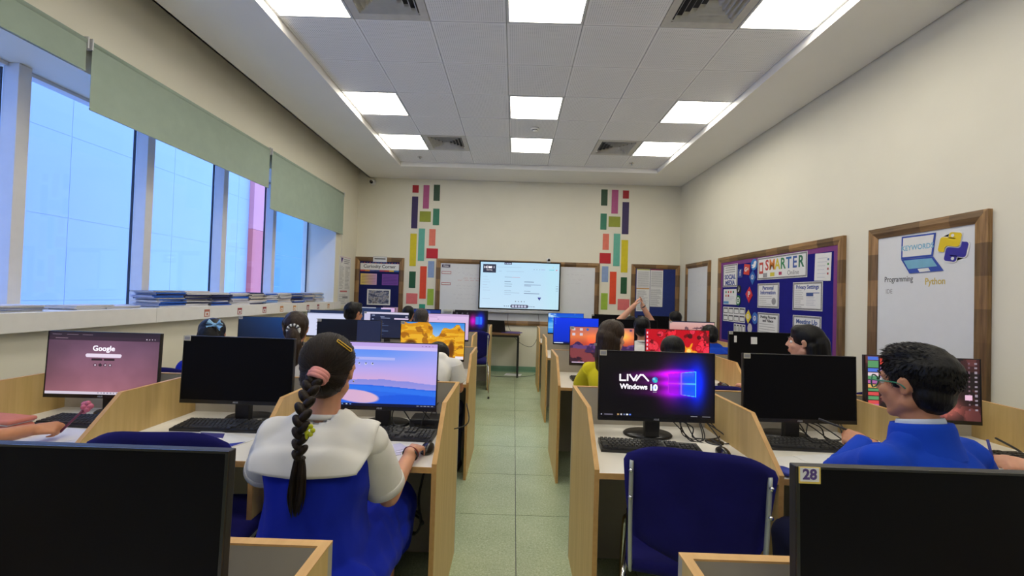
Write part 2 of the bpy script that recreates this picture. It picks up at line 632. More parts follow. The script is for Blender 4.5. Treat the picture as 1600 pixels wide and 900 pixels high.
# window sill, glazing, mullions
XG = -3.33
g = G()
ys = [WY0, 1.2, 3.39, 5.6, WY1]
sl = tag(bpy.data.objects.new('trim_1', None), kind='structure'); COL.objects.link(sl)
for a, b in zip(ys, ys[1:]):
    obj('sill_board', G().box(XG + 0.02, a + 0.001, SILL - 0.118, XL + 0.022, b - 0.001, SILL, 0.003), M_white, sl)
obj('sill_board', G().box(XL - 0.02, WY1 + 0.001, SILL - 0.118, XL + 0.022, 7.0, SILL), M_white, sl)
mul = [WY0 + 0.06] + [3.63 + 0.965 * k for k in range(-5, 3)] + [WY1 - 0.03]
gw = 0
for a, b in zip(mul, mul[1:]):
    gw += 1
    w = tag(bpy.data.objects.new('window_%d' % gw, None), kind='structure'); COL.objects.link(w)
    obj('pane', G().box(XG - 0.006, a + 0.0005, SILL, XG + 0.006, b - 0.0005, 2.73), M_glass, w)
    if b < WY1 - 0.1: obj('mullion', G().box(XG + 0.012, b + 0.004, SILL, XG + 0.115, b + 0.078, WZ1 - 0.002, 0.002), M_frame, w)
    obj('gasket', G().box(XG - 0.010, b - 0.002, SILL, XG + 0.011, b + 0.0035, 2.73), M_dark, w)
    obj('head_rail', G().box(XG - 0.02, a + 0.08, 2.735, XG + 0.05, b - 0.003, WZ1 - 0.002), M_frame, w)
    obj('sill_rail', G().box(XG - 0.02, a + 0.08, SILL - 0.02, XG + 0.03, b - 0.003, SILL + 0.012), M_frame, w)

# roller blinds
def blind(y0, y1, zb, label, gap):
    t = thing('roller_blind', label, 'roller blind', (XL, (y0 + y1) / 2, 2.90), 0, 'sage green roller blinds')
    h = (y1 - y0) / 2
    g = G()
    n = 24
    for k in range(2):
        pass
    g.box(0.045, -h, zb - 2.90 + 0.012, 0.0465, h, 0.06)
    obj('blind_fabric', g, M_blind, t)
    obj('bottom_bar', G().box(0.041, -h, zb - 2.90, 0.051, h, zb - 2.90 + 0.016, 0.002), M_blind, t)
    obj('roller_tube', G().tube([(0.03, -h, 0.045), (0.03, h, 0.045)], 0.022, 16), M_blind, t, True)
    for s in (-1, 1):
        obj('bracket', G().box(0.0, s * h - 0.004 + s * 0.005, 0.0, 0.056, s * h + 0.004 + s * 0.005, 0.075), M_frame, t)
blind(-0.2, 2.722, 2.745, 'sage green roller blind nearest the camera, raised highest', 0)
blind(2.76, 4.80, 2.505, 'sage green roller blind over the middle of the window, half raised', 0)
blind(4.845, 6.91, 2.28, 'sage green roller blind farthest away, hanging lowest', 0)
M_chain = plain('bead_chain', (0.6, 0.6, 0.58), 0.4)
tag(obj('blind_chain', G().tube([(XL + 0.03, 6.95, 2.93), (XL + 0.02, 6.95, 1.9), (XL + 0.02, 6.95, 1.45)], 0.003, 6), M_chain), 'thin pale pull chain hanging beside the farthest green blind', 'pull chain')

# outdoors
M_ground = plain('pale_concrete_ground', (0.75, 0.75, 0.75), 0.8, scale=2)
struct('ground', G().box(-60, -60, -4.3, -3.6, 60, -4.2), M_ground)
M_fac = plain('pale_facade_panel', (0.43, 0.42, 0.52), 0.5, var=0.02, scale=1)
M_fac2 = plain('salmon_facade_panel', (0.85, 0.25, 0.25), 0.6, var=0.03, scale=1)
M_fac3 = plain('rose_facade_panel', (0.75, 0.15, 0.13), 0.6, var=0.03, scale=1)
M_fac4 = plain('blue_facade_panel', (0.14, 0.24, 0.40), 0.5, var=0.03, scale=1)
bld = thing('neighbouring_building', 'pale panelled building with a salmon pier seen through the windows', 'building', (-7.0, 8, -4.2))
obj('building_wall', G().box(-6, -24, 0, -0.005, 24, 13.0), M_fac, bld)
XF = 0.0
first = {}
def fpanel(y0, y1, z0, z1, m, x=0.0):
    obj('facade_panel', G().box(-0.06, y0 + 0.0035, z0 + 0.0035, x, y1 - 0.0035, z1 - 0.0035), m, bld)
zs = [-1.40, -0.2, 1.08, 2.36, 3.64, 4.92, 6.2, 7.5]
ycol = [-7.45 + 2.0 * k for k in range(0, 10)]
for a, b in zip(ycol, ycol[1:]):
    if b > 11.0: break
    for c, d in zip(zs, zs[1:]):
        fpanel(a - 8, b - 8, c + 4.2, d + 4.2, M_fac)
yend = max(b for b in ycol if b <= 11.0)
for c, d in zip(zs, zs[1:]):
    fpanel(yend - 8, 11.0 - 8, c + 4.2, d + 4.2, M_fac)
fpanel(3.0, 3.75, 2.8, 4.2 + 2.9, M_fac3, 0.12)
fpanel(3.0, 3.75, 4.2 + 2.9, 11.7, M_fac2, 0.12)
for c, d in zip(zs, zs[1:]):
    fpanel(3.75, 6.2, c + 4.2, d + 4.2, M_fac4)
for c, d in zip(zs, zs[1:]):
    fpanel(6.2, 7.3, c + 4.2, d + 4.2, M_fac)
    fpanel(7.3, 9.3, c + 4.2, d + 4.2, M_fac4)
    fpanel(9.3, 13.9, c + 4.2, d + 4.2, M_fac)
# ------------------------------------------------------------------ desks
DZ = 0.70
PT = 0.895
ROWS = {0: (0.155, 0.80), 1: (1.625, 2.27), 2: (3.13, 3.80), 3: (4.62, 5.31), 4: (6.08, 6.74)}
RX = {0: 0.33, 1: 0.335, 2: 0.352, 3: 0.375, 4: 0.385}        # aisle end, right block
LX = {0: -0.335, 1: -0.285, 2: -0.325, 3: -0.455, 4: -0.345}
ORD = ['nearest row', 'second row', 'third row', 'fourth row', 'farthest row']
T = 0.018

def side_panel(x0, x1, y0, y1, zb):
    return G().prism([(y0, zb), (y0, DZ + 0.012), (y0 + 0.20, PT), (y1, PT), (y1, zb)], 0, x0, x1)

def edge_band(x0, x1, y0, y1, zb):
    """thin strip of edging around the front and top of a side panel"""
    e = 0.0022
    pts = [(y0, zb), (y0, DZ + 0.012), (y0 + 0.20, PT), (y1, PT)]
    out = [(y0 - e, zb), (y0 - e, DZ + 0.0135), (y0 + 0.199, PT + e), (y1, PT + e)]
    g = G()
    for i in range(3):
        g.prism([pts[i], pts[i + 1], out[i + 1], out[i]], 0, x0 - 0.0004, x1 + 0.0004)
    return g

def desk_run(row, xa, sgn, n=3):
    y0, y1 = ROWS[row]
    w = 0.70
    sd = 'right' if sgn > 0 else 'left'
    t = thing('computer_desk', 'beech run of three partitioned computer booths, %s, %s of the aisle' % (ORD[row], sd), 'desk', (xa, y0, 0), 0, 'partitioned computer desks')
    D = y1 - y0
    L = sgn * w * n
    a, b = min(0, L), max(0, L)
    h = T / 2
    obj('worktop', G().box(a + h, 0.002, DZ - 0.022, b - h, D - T, DZ, 0.0), M_top, t)
    obj('worktop_edge', G().box(a + h, -0.001, DZ - 0.0222, b - h, 0.002, DZ + 0.0002), M_edge, t)
    obj('back_panel', G().box(a - h, D - T, 0.0, b + h, D, PT - 0.003), M_grey if row == 0 else M_greyp, t)
    obj('back_panel_edge', G().box(a - h, D - T - 0.0006, PT - 0.003, b + h, D + 0.0006, PT + 0.001), M_edge, t)
    for k in range(n + 1):
        x = sgn * w * k
        end = k in (0, n)
        zb = 0.0
        obj('end_panel' if end else 'divider', side_panel(x - h, x + h, 0.0, D - T, zb), M_beech, t)
        obj('panel_edge', edge_band(x - h, x + h, 0.0, D - T, zb), M_edge, t)
    return t
M_greyp = plain('warm_grey_laminate', (0.47, 0.44, 0.38), 0.5, var=0.03)
for r in range(5):
    desk_run(r, RX[r], 1)
    desk_run(r, LX[r], -1)

# ------------------------------------------------------------------ screens (what each one shows, painted on a fine grid)
def grid(w, h):
    u = (np.arange(w) + 0.5) / w
    v = (np.arange(h) + 0.5) / h
    return np.meshgrid(u, v)
def vnoise(U, V, s, seed, octv=4):
    rng = np.random.RandomState(seed)
    out = np.zeros_like(U); amp = 1.0; tot = 0
    for o in range(octv):
        lat = rng.rand(130, 130)
        x, y = U * s * 1.78, V * s
        xi, yi = np.floor(x).astype(int) % 129, np.floor(y).astype(int) % 129
        fx, fy = x - np.floor(x), y - np.floor(y)
        fx, fy = fx * fx * (3 - 2 * fx), fy * fy * (3 - 2 * fy)
        n = (lat[yi, xi] * (1 - fx) + lat[yi, xi + 1] * fx) * (1 - fy) + (lat[yi + 1, xi] * (1 - fx) + lat[yi + 1, xi + 1] * fx) * fy
        out += n * amp; tot += amp; amp *= 0.5; s *= 2
    return out / tot
class Pic:
    def __init__(s, w, h, c=(0, 0, 0)):
        s.U, s.V = grid(w, h)
        s.w, s.h = w, h
        s.a = np.ones((h, w, 3)) * np.array(c, float)
    def vgrad(s, stops):
        vs = [p for p, _ in stops]
        for i in range(3):
            s.a[..., i] = np.interp(s.V, vs, [c[i] for _, c in stops])
    def mask(s, m, c, k=1.0):
        m = np.clip(m * 1.0, 0, 1)[..., None] * k
        s.a = s.a * (1 - m) + np.array(c, float) * m
    def rect(s, u0, v0, u1, v1, c, k=1.0):
        s.mask((s.U >= u0) & (s.U <= u1) & (s.V >= v0) & (s.V <= v1), c, k)
    def disc(s, u, v, r, c, k=1.0, soft=0.0, ar=1.78, ry=None):
        d = np.sqrt(((s.U - u) * ar) ** 2 + ((s.V - v) * (r / ry if ry else 1)) ** 2)
        s.mask(np.clip((r - d) / max(soft, 1e-4), 0, 1) if soft else d < r, c, k)
    def glow(s, u, v, r, c, k=1.0, ry=None):
        d = np.sqrt(((s.U - u) * 1.78) ** 2 + ((s.V - v) * (r / ry if ry else 1)) ** 2)
        s.a = s.a + np.exp(-(d / r) ** 2)[..., None] * np.array(c, float) * k
    def taskbar(s, c=(0.05, 0.06, 0.10), h=0.045):
        s.rect(0, 0, 1, h, c)
        for i in range(7):
            s.rect(0.02 + i * 0.035, h * 0.3, 0.035 + i * 0.035, h * 0.75, (0.8, 0.85, 0.9) if i % 2 else (0.4, 0.6, 0.9))
        for i in range(5):
            s.rect(0.83 + i * 0.033, h * 0.35, 0.85 + i * 0.033, h * 0.65, (0.7, 0.7, 0.75))

def p_search(w, h):
    p = Pic(w, h)
    n = vnoise(p.U, p.V, 2, 3)
    p.vgrad([(0, (0.66, 0.43, 0.48)), (0.3, (0.56, 0.37, 0.44)), (0.7, (0.47, 0.33, 0.42)), (1, (0.38, 0.27, 0.36))])
    p.a *= (0.85 + 0.3 * n)[..., None]
    p.a *= (1.05 - 0.35 * np.abs(p.U - 0.55))[..., None]
    p.rect(0, 0.93, 1, 1, (0.17, 0.12, 0.17)); p.rect(0, 0.875, 1, 0.93, (0.22, 0.15, 0.21))
    for a, b in ((0.03, 0.11), (0.16, 0.26), (0.30, 0.39)):
        p.rect(a, 0.955, b, 0.965, (0.5, 0.42, 0.48))
    p.rect(0.06, 0.898, 0.17, 0.907, (0.6, 0.5, 0.56))
    for i in range(4): p.disc(0.88 + i * 0.025, 0.905, 0.008, (0.9, 0.85, 0.9))
    p.rect(0.355, 0.60, 0.645, 0.66, (0.93, 0.87, 0.95)); p.disc(0.355, 0.63, 0.03, (0.93, 0.87, 0.95)); p.disc(0.645, 0.63, 0.03, (0.93, 0.87, 0.95))
    p.rect(0.395, 0.545, 0.49, 0.585, (0.17, 0.11, 0.15)); p.rect(0.505, 0.545, 0.60, 0.585, (0.17, 0.11, 0.15))
    p.rect(0.53, 0.56, 0.565, 0.567, (0.8, 0.75, 0.8)); p.rect(0.41, 0.56, 0.47, 0.566, (0.45, 0.38, 0.42))
    for i in range(4):
        p.disc(0.43 + i * 0.045, 0.475, 0.026, (0.20, 0.13, 0.18)); p.disc(0.43 + i * 0.045, 0.475, 0.014, (0.85, 0.78, 0.85) if i != 1 else (0.25, 0.2, 0.25))
        p.rect(0.415 + i * 0.045, 0.435, 0.445 + i * 0.045, 0.439, (0.7, 0.6, 0.66))
    p.rect(0, 0, 1, 0.045, (0.86, 0.82, 0.88))
    for i in range(8): p.rect(0.47 + i * 0.028, 0.014, 0.482 + i * 0.028, 0.032, (0.5, 0.5, 0.6))
    return p.a
def p_dunes(w, h):
    p = Pic(w, h)
    p.vgrad([(0.28, (0.80, 0.66, 0.86)), (0.42, (0.84, 0.68, 0.88)), (0.6, (0.72, 0.67, 0.96)), (0.82, (0.42, 0.60, 0.98)), (0.88, (0.40, 0.58, 0.98))])
    p.mask(np.clip((p.U - 0.5) * 1.6, 0, 0.8), (0.74, 0.69, 0.98), 0.8)
    ridge = 0.36 + 0.10 * vnoise(p.U, p.U * 0 + 0.3, 4, 9, 3) * np.clip(1.5 - np.abs(p.U - 0.35) * 2.4, 0, 1)
    p.mask((p.V < ridge), (0.44, 0.52, 0.90), 0.75)
    p.mask(np.clip((0.41 - p.V) * 8, 0, 1) * (p.V < ridge), (0.70, 0.62, 0.90), 0.6)
    d1 = 0.30 + 0.035 * np.sin(p.U * 3.6 + 0.6)
    p.mask(p.V < d1, (0.16, 0.42, 0.93))
    p.mask((p.V < d1 - 0.02) & (p.V > d1 - 0.09), (0.22, 0.52, 0.98), 0.5)
    d2 = 0.25 - 0.5 * (p.U - 0.75) ** 2
    p.mask(p.V < d2 - 0.06, (0.10, 0.34, 0.88), 0.7)
    e = ((p.U - 0.28 - (0.17 - p.V) * 0.55) / 0.20) ** 2 + ((p.V - 0.15) / 0.11) ** 2
    p.mask(np.clip((1 - e) * 4, 0, 1), (0.86, 0.70, 0.84))
    p.mask(np.clip((1 - e) * 4, 0, 1) * np.clip((p.U - 0.28) * 5, 0, 1), (0.93, 0.75, 0.82), 0.5)
    p.rect(0.0, 0.27, 0.22, 0.29, (0.85, 0.76, 0.92), 0.6)
    p.rect(0, 0.94, 1, 1, (0.76, 0.66, 0.92)); p.rect(0, 0.885, 1, 0.94, (0.83, 0.76, 0.97))
    p.rect(0.10, 0.725, 0.62, 0.765, (0.70, 0.72, 0.98)); p.rect(0.10, 0.742, 0.30, 0.748, (0.4, 0.42, 0.6))
    for i in range(3): p.disc(0.30 + i * 0.06, 0.665, 0.017, (0.95, 0.95, 1)); p.disc(0.30 + i * 0.06, 0.67, 0.011, (0.12, 0.2, 0.35))
    for i in range(4): p.rect(0.86 + i * 0.03, 0.955, 0.872 + i * 0.03, 0.965, (0.45, 0.4, 0.6))
    p.taskbar((0.04, 0.06, 0.20), 0.045)
    return p.a
def p_window(w, h, small=False):
    """dark purple wallpaper with the lit four-pane window"""
    p = Pic(w, h, (0.022, 0.014, 0.030))
    cx, cy = 0.745, 0.53
    for k, (dy, amp) in enumerate(((0.13, 1.0), (0.07, 0.5), (0.0, 0.8), (-0.12, 0.35), (-0.17, 0.4))):
        sl = dy * 0.9
        y = cy + sl * (0.25 + 0.75 * np.clip((p.U - 0.1) / 0.6, 0, 1) ** 0.6) + 0.05
        lit = np.exp(-((p.V - (y if dy > 0 else cy + dy)) / (0.035 + 0.03 * (1 - p.U))) ** 2) * np.clip((p.U - 0.08) / 0.55, 0, 1) ** 1.4 * (p.U < 0.83)
        p.a += lit[..., None] * np.array((0.62, 0.03, 0.68)) * amp
    p.glow(0.62, cy - 0.02, 0.20, (0.55, 0.02, 0.60), 0.9, 0.30)
    p.glow(0.78, cy + 0.02, 0.26, (0.02, 0.03, 0.70), 1.0, 0.36)
    p.glow(0.86, cy, 0.12, (0.0, 0.22, 0.95), 0.8, 0.34)
    u0, u1, um = 0.60, 0.845, 0.715
    k = np.clip((p.U - u0) / (u1 - u0), 0, 1)
    top, bot = cy + 0.145 + 0.045 * k, cy - 0.145 - 0.05 * k
    ins = (p.U > u0) & (p.U < u1) & (p.V < top) & (p.V > bot)
    rt = np.clip((p.U - um + 0.03) / 0.06, 0, 1)
    for i, (c0, c1) in enumerate(zip((0.55, 0.05, 0.75), (0.02, 0.42, 0.98))):
        p.a[..., i] = np.where(ins, p.a[..., i] * 0.35 + (c0 * (1 - rt) + c1 * rt) * 0.75, p.a[..., i])
    for m in (ins & (np.abs(p.U - um) < 0.006), ins & (np.abs(p.V - cy) < 0.008), ins & (np.abs(p.U - u1) < 0.008), ins & (np.abs(p.U - u0) < 0.006),
              (p.U > um) & (p.U < u1) & (np.abs(p.V - top) < 0.006), (p.U > um) & (p.U < u1) & (np.abs(p.V - bot) < 0.006)):
        rr = np.clip((p.U - 0.68) / 0.1, 0, 1)[..., None]
        cc = np.array((0.85, 0.25, 0.95)) * (1 - rr) + np.array((0.35, 0.85, 1.0)) * rr
        mm = m[..., None] * 0.8
        p.a = p.a * (1 - mm) + cc * mm
    p.a = np.clip(p.a, 0, 1)
    if not small:
        p.disc(0.485, 0.575, 0.045, (0.12, 0.52, 0.85)); p.disc(0.49, 0.56, 0.025, (0.25, 0.80, 0.75)); p.disc(0.475, 0.59, 0.02, (0.55, 0.80, 0.95))
        p.disc(0.485, 0.46, 0.04, (0.55, 0.68, 0.92)); p.rect(0.468, 0.41, 0.502, 0.44, (0.75, 0.82, 0.95)); p.rect(0.468, 0.383, 0.502, 0.389, (0.75, 0.75, 0.8))
        p.rect(0, 0.0, 1, 0.055, (0.03, 0.022, 0.05))
        p.disc(0.02, 0.03, 0.008, (0.8, 0.8, 0.9)); p.rect(0.045, 0.024, 0.12, 0.034, (0.45, 0.43, 0.5))
        for i, c in enumerate(((0.75, 0.6, 0.4), (0.85, 0.85, 0.9), (0.4, 0.45, 0.6), (0.95, 0.97, 1), (0.35, 0.5, 0.9))):
            p.rect(0.16 + i * 0.026, 0.02, 0.176 + i * 0.026, 0.042, c)
        p.rect(0.80, 0.026, 0.86, 0.036, (0.65, 0.65, 0.7)); p.rect(0.90, 0.026, 0.97, 0.034, (0.6, 0.6, 0.65))
    return p.a
def p_glow(w, h):
    p = Pic(w, h, (0.02, 0.014, 0.03))
    p.glow(0.58, 0.48, 0.2, (0.85, 0.05, 0.75), 1, 0.3); p.glow(0.80, 0.5, 0.2, (0.05, 0.15, 1.0), 1.1, 0.38)
    p.rect(0.66, 0.3, 0.85, 0.7, (0.2, 0.6, 1.0), 0.7); p.rect(0.752, 0.3, 0.758, 0.7, (0.1, 0.2, 0.7)); p.rect(0.66, 0.495, 0.85, 0.505, (0.1, 0.2, 0.7))
    for u in (0.12, 0.27, 0.42): p.disc(u, 0.84, 0.04, (0.35, 0.34, 0.38))
    return np.clip(p.a, 0, 1)
def p_sunset(w, h):
    p = Pic(w, h)
    p.vgrad([(0, (0.30, 0.13, 0.20)), (0.55, (0.75, 0.30, 0.22)), (0.75, (0.92, 0.50, 0.30)), (1, (0.72, 0.42, 0.42))])
    p.glow(0.85, 0.78, 0.18, (0.3, 0.28, 0.05), 1.0); p.glow(0.36, 0.62, 0.16, (0.35, 0.06, 0.0), 1.0)
    n = vnoise(p.U, p.V * 2.2, 4, 21)
    hill = 0.50 + 0.28 * (vnoise(p.U, p.U * 0 + 0.7, 5, 5, 3) - 0.35)
    p.mask(p.V < hill, (0.24, 0.15, 0.34)); p.mask((p.V < hill) & (n > 0.52), (0.40, 0.26, 0.48))
    p.mask((p.V < 0.42 - 0.1 * p.U) & (n > 0.45), (0.55, 0.24, 0.22), 0.8); p.mask((p.V < 0.30) & (n < 0.47), (0.20, 0.09, 0.14), 0.8)
    for i in range(2):
        for j in range(2): p.rect(0.03 + i * 0.12, 0.90 - j * 0.13, 0.075 + i * 0.12, 0.97 - j * 0.13, (0.85, 0.80, 0.85))
    p.disc(0.27, 0.94, 0.035, (0.15, 0.4, 0.75)); p.rect(0.93, 0.92, 0.965, 0.97, (0.35, 0.25, 0.4))
    p.rect(0, 0, 1, 0.045, (0.10, 0.06, 0.10)); p.rect(0.03, 0.012, 0.23, 0.04, (0.85, 0.75, 0.85))
    return np.clip(p.a, 0, 1)
def p_flowers(w, h):
    p = Pic(w, h, (0.78, 0.02, 0.12))
    rng = random.Random(4)
    for i in range(26):
        u, v, r = rng.random(), rng.random(), rng.uniform(0.08, 0.17)
        p.disc(u, v, r, (rng.uniform(0.85, 1.0), 0.05 + rng.random() * 0.10, 0.15 + rng.random() * 0.16), 0.9)
        d = np.sqrt(((p.U - u) * 1.78) ** 2 + (p.V - v) ** 2); th = np.arctan2(p.V - v, (p.U - u) * 1.78)
        p.mask((d < r * 0.85) & (np.sin(th * 14 + i) * np.sin(d * 160) > 0.25), (1.0, 0.42, 0.48), 0.6)
        p.mask((np.abs(d - r) < 0.008), (0.42, 0.0, 0.05), 0.5)
    n = vnoise(p.U, p.V, 6, 8); p.mask(n > 0.63, (0.30, 0.02, 0.05), 0.7)
    p.disc(0.70, 0.83, 0.07, (0.18, 0.03, 0.06), 0.8); p.disc(0.84, 0.80, 0.06, (0.2, 0.03, 0.06), 0.8)
    d = np.sqrt(((p.U - 0.68) * 1.78) ** 2 + (p.V - 0.42) ** 2); th = np.arctan2(p.V - 0.42, (p.U - 0.68) * 1.78)
    p.mask(d < 0.10 + 0.14 * np.clip(np.cos(th * 5 + 0.6), 0, 1) ** 2, (0.98, 0.62, 0.12)); p.mask(d < 0.06, (1.0, 0.85, 0.45))
    for j in range(5): p.rect(0.012, 0.86 - j * 0.11, 0.035, 0.92 - j * 0.11, (0.95, 0.8, 0.85))
    return np.clip(p.a, 0, 1)
def p_arch(w, h):
    p = Pic(w, h)
    p.vgrad([(0, (0.80, 0.60, 0.15)), (0.5, (0.75, 0.85, 0.95)), (1, (0.20, 0.55, 0.92))])
    n = vnoise(p.U, p.V, 6, 12); n2 = vnoise(p.U * 0.5, p.V * 2.5, 7, 14)
    a = 1.05 - 3.0 * np.clip(p.U - 0.36, 0, 1) ** 1.2 - 0.1 * np.sin(p.U * 9)
    b = 0.55 + 0.9 * np.clip(p.U - 0.42, 0, 0.4) - 0.5 * np.clip(p.U - 0.85, 0, 1) + 0.06 * np.sin(p.U * 30)
    m = ((p.V < a + 0.08 * (n - 0.5)) & (p.U < 0.5)) | ((p.V < b + 0.12 * (n - 0.5)) & (p.U > 0.42)) | (p.V < 0.35)
    p.mask(m, (0.86, 0.58, 0.08)); p.mask(m & (n2 > 0.52), (0.96, 0.74, 0.20), 0.8); p.mask(m & (n < 0.42), (0.62, 0.36, 0.06), 0.8)
    p.disc(0.16, 0.22, 0.24, (0.36, 0.20, 0.07), 0.9, 0.05, ry=0.33); p.disc(0.80, 0.28, 0.10, (0.40, 0.22, 0.07), 0.9, 0.04, ry=0.28)
    p.disc(0.47, 0.60, 0.03, (1, 0.98, 0.85), 0.9, 0.03)
    p.rect(0.87, -0.05, 0.99, 0.09, (0.95, 0.92, 0.97))
    return np.clip(p.a, 0, 1)
def p_blue(w, h):
    p = Pic(w, h, (0.0, 0.20, 0.86))
    p.a *= (0.9 + 0.2 * p.V)[..., None]
    for j in range(3): p.disc(0.04, 0.94 - j * 0.08, 0.02, (0.3, 0.5, 0.95)); 
    p.rect(0, 0, 1, 0.045, (0.0, 0.08, 0.40)); p.rect(0.02, 0.012, 0.22, 0.035, (0.85, 0.9, 1)); p.rect(0.32, 0.015, 0.335, 0.03, (0.6, 0.7, 0.9))
    return p.a
def p_sky(w, h):
    p = Pic(w, h)
    p.vgrad([(0, (0.10, 0.50, 0.90)), (0.45, (0.45, 0.75, 0.97)), (0.6, (0.10, 0.50, 0.92)), (1, (0.02, 0.30, 0.82))])
    n = vnoise(p.U, p.V * 1.8, 3, 30)
    p.mask(np.clip((n - 0.52) * 5, 0, 1) * np.clip(1.4 - np.abs(p.V - 0.75) * 3, 0, 1), (0.82, 0.92, 1.0))
    p.rect(0, 0.26, 1, 0.30, (0.75, 0.9, 0.98), 0.5)
    return p.a
def p_lilac(w, h):
    p = Pic(w, h, (0.88, 0.76, 0.92))
    p.a *= (0.94 + 0.08 * p.V)[..., None]
    p.rect(0, 0.93, 1, 1, (0.80, 0.68, 0.86)); p.rect(0, 0, 1, 0.04, (0.70, 0.62, 0.80)); p.rect(0.3, 0.78, 0.33, 0.80, (0.6, 0.5, 0.7)); p.rect(0.1, 0.86, 0.3, 0.875, (0.75, 0.62, 0.8))
    return p.a
def p_editor(w, h):
    p = Pic(w, h, (0.10, 0.13, 0.24))
    p.rect(0, 0.93, 1, 1, (0.85, 0.83, 0.92)); p.rect(0, 0.0, 0.14, 0.93, (0.80, 0.78, 0.90)); p.rect(0.14, 0.8, 1, 0.93, (0.13, 0.16, 0.28))
    for j, (a, b) in enumerate(((0.18, 0.24), (0.36, 0.46), (0.38, 0.58), (0.18, 0.22))): p.rect(a, 0.86 - j * 0.05, b, 0.885 - j * 0.05, (0.62, 0.66, 0.8))
    p.rect(0.68, 0.72, 1, 0.77, (0.88, 0.80, 0.92)); p.rect(0.93, 0.81, 0.98, 0.86, (0.9, 0.85, 0.95))
    for j in range(8): p.rect(0.2, 0.6 - j * 0.07, 0.35 + 0.1 * (j % 3), 0.62 - j * 0.07, (0.3, 0.36, 0.5))
    return p.a
def p_doc(w, h):
    p = Pic(w, h, (0.84, 0.86, 0.97))
    p.rect(0, 0.88, 1, 1, (0.10, 0.16, 0.30)); p.rect(0, 0.82, 1, 0.88, (0.78, 0.80, 0.92))
    for j in range(9): p.rect(0.2, 0.72 - j * 0.07, 0.75, 0.73 - j * 0.07, (0.6, 0.62, 0.75))
    return p.a
def p_slate(w, h):
    p = Pic(w, h, (0.13, 0.20, 0.36))
    p.rect(0, 0.95, 0.45, 1, (0.75, 0.76, 0.84)); p.rect(0.6, 0.93, 1, 1, (0.82, 0.74, 0.90)); p.rect(0.90, 0.5, 1, 1, (0.86, 0.70, 0.88))
    return p.a
def p_dark2(w, h):
    p = Pic(w, h, (0.04, 0.06, 0.16)); p.rect(0, 0.8, 1, 0.97, (0.08, 0.18, 0.48)); n = vnoise(p.U, p.V, 5, 2); p.mask((n > 0.55) & (p.V > 0.75), (0.35, 0.5, 0.85), 0.6)
    return p.a
def p_bluegrad(w, h):
    p = Pic(w, h)
    p.vgrad([(0, (0.02, 0.08, 0.20)), (1, (0.06, 0.22, 0.44))])
    p.a *= (0.35 + 0.75 * np.clip(1.1 - np.abs(p.U - 0.8), 0, 1))[..., None]
    return p.a
def p_darkapp(w, h):
    p = Pic(w, h, (0.012, 0.016, 0.040))
    p.mask(p.U > 0.62, (0.13, 0.16, 0.28)); p.rect(0, 0, 1, 0.05, (0.03, 0.04, 0.1)); p.rect(0.55, 0.12, 1.0, 0.13, (0.5, 0.5, 0.6))
    return p.a
def p_pinkland(w, h):
    p = Pic(w, h)
    p.vgrad([(0, (0.35, 0.22, 0.30)), (0.6, (0.80, 0.55, 0.52)), (1, (0.86, 0.70, 0.68))])
    n = vnoise(p.U, p.V * 2, 6, 41)
    p.mask((n > 0.55) & (p.V < 0.85) & (p.U > 0.35), (0.32, 0.22, 0.28), 0.8); p.rect(0, 0.96, 1, 1, (0.10, 0.16, 0.30))
    return p.a
def p_collage(w, h):
    p = Pic(w, h, (0.10, 0.06, 0.08))
    n = vnoise(p.U, p.V, 3, 50); p.mask(n > 0.5, (0.24, 0.12, 0.13)); p.mask((n > 0.6), (0.45, 0.24, 0.24), 0.6)
    p.glow(0.72, 0.18, 0.22, (0.62, 0.34, 0.28), 1.0, 0.18)
    rng = random.Random(3)
    for j in range(14):
        p.rect(0.02, 0.93 - j * 0.065, 0.12, 0.985 - j * 0.065, rng.choice([(0.85, 0.3, 0.3), (0.3, 0.45, 0.85), (0.9, 0.8, 0.85), (0.75, 0.4, 0.65), (0.35, 0.6, 0.4), (0.9, 0.7, 0.4)]))
    p.rect(0.13, 0.86, 0.2, 0.97, (0.9, 0.3, 0.25)); p.rect(0.13, 0.62, 0.22, 0.82, (0.75, 0.62, 0.9)); p.rect(0.22, 0.72, 0.3, 0.85, (0.9, 0.7, 0.35))
    for j in range(11): p.rect(0.955, 0.92 - j * 0.075, 0.975, 0.95 - j * 0.075, (0.6, 0.55, 0.6)); p.rect(0.90, 0.92 - j * 0.075, 0.915, 0.95 - j * 0.075, (0.45, 0.35, 0.4))
    p.rect(0.87, 0.34, 0.93, 0.42, (0.93, 0.75, 0.85)); p.rect(0.5, 0.06, 0.62, 0.12, (0.75, 0.65, 0.85)); p.rect(0.55, 0.0, 0.66, 0.05, (0.3, 0.3, 0.5))
    return np.clip(p.a, 0, 1)
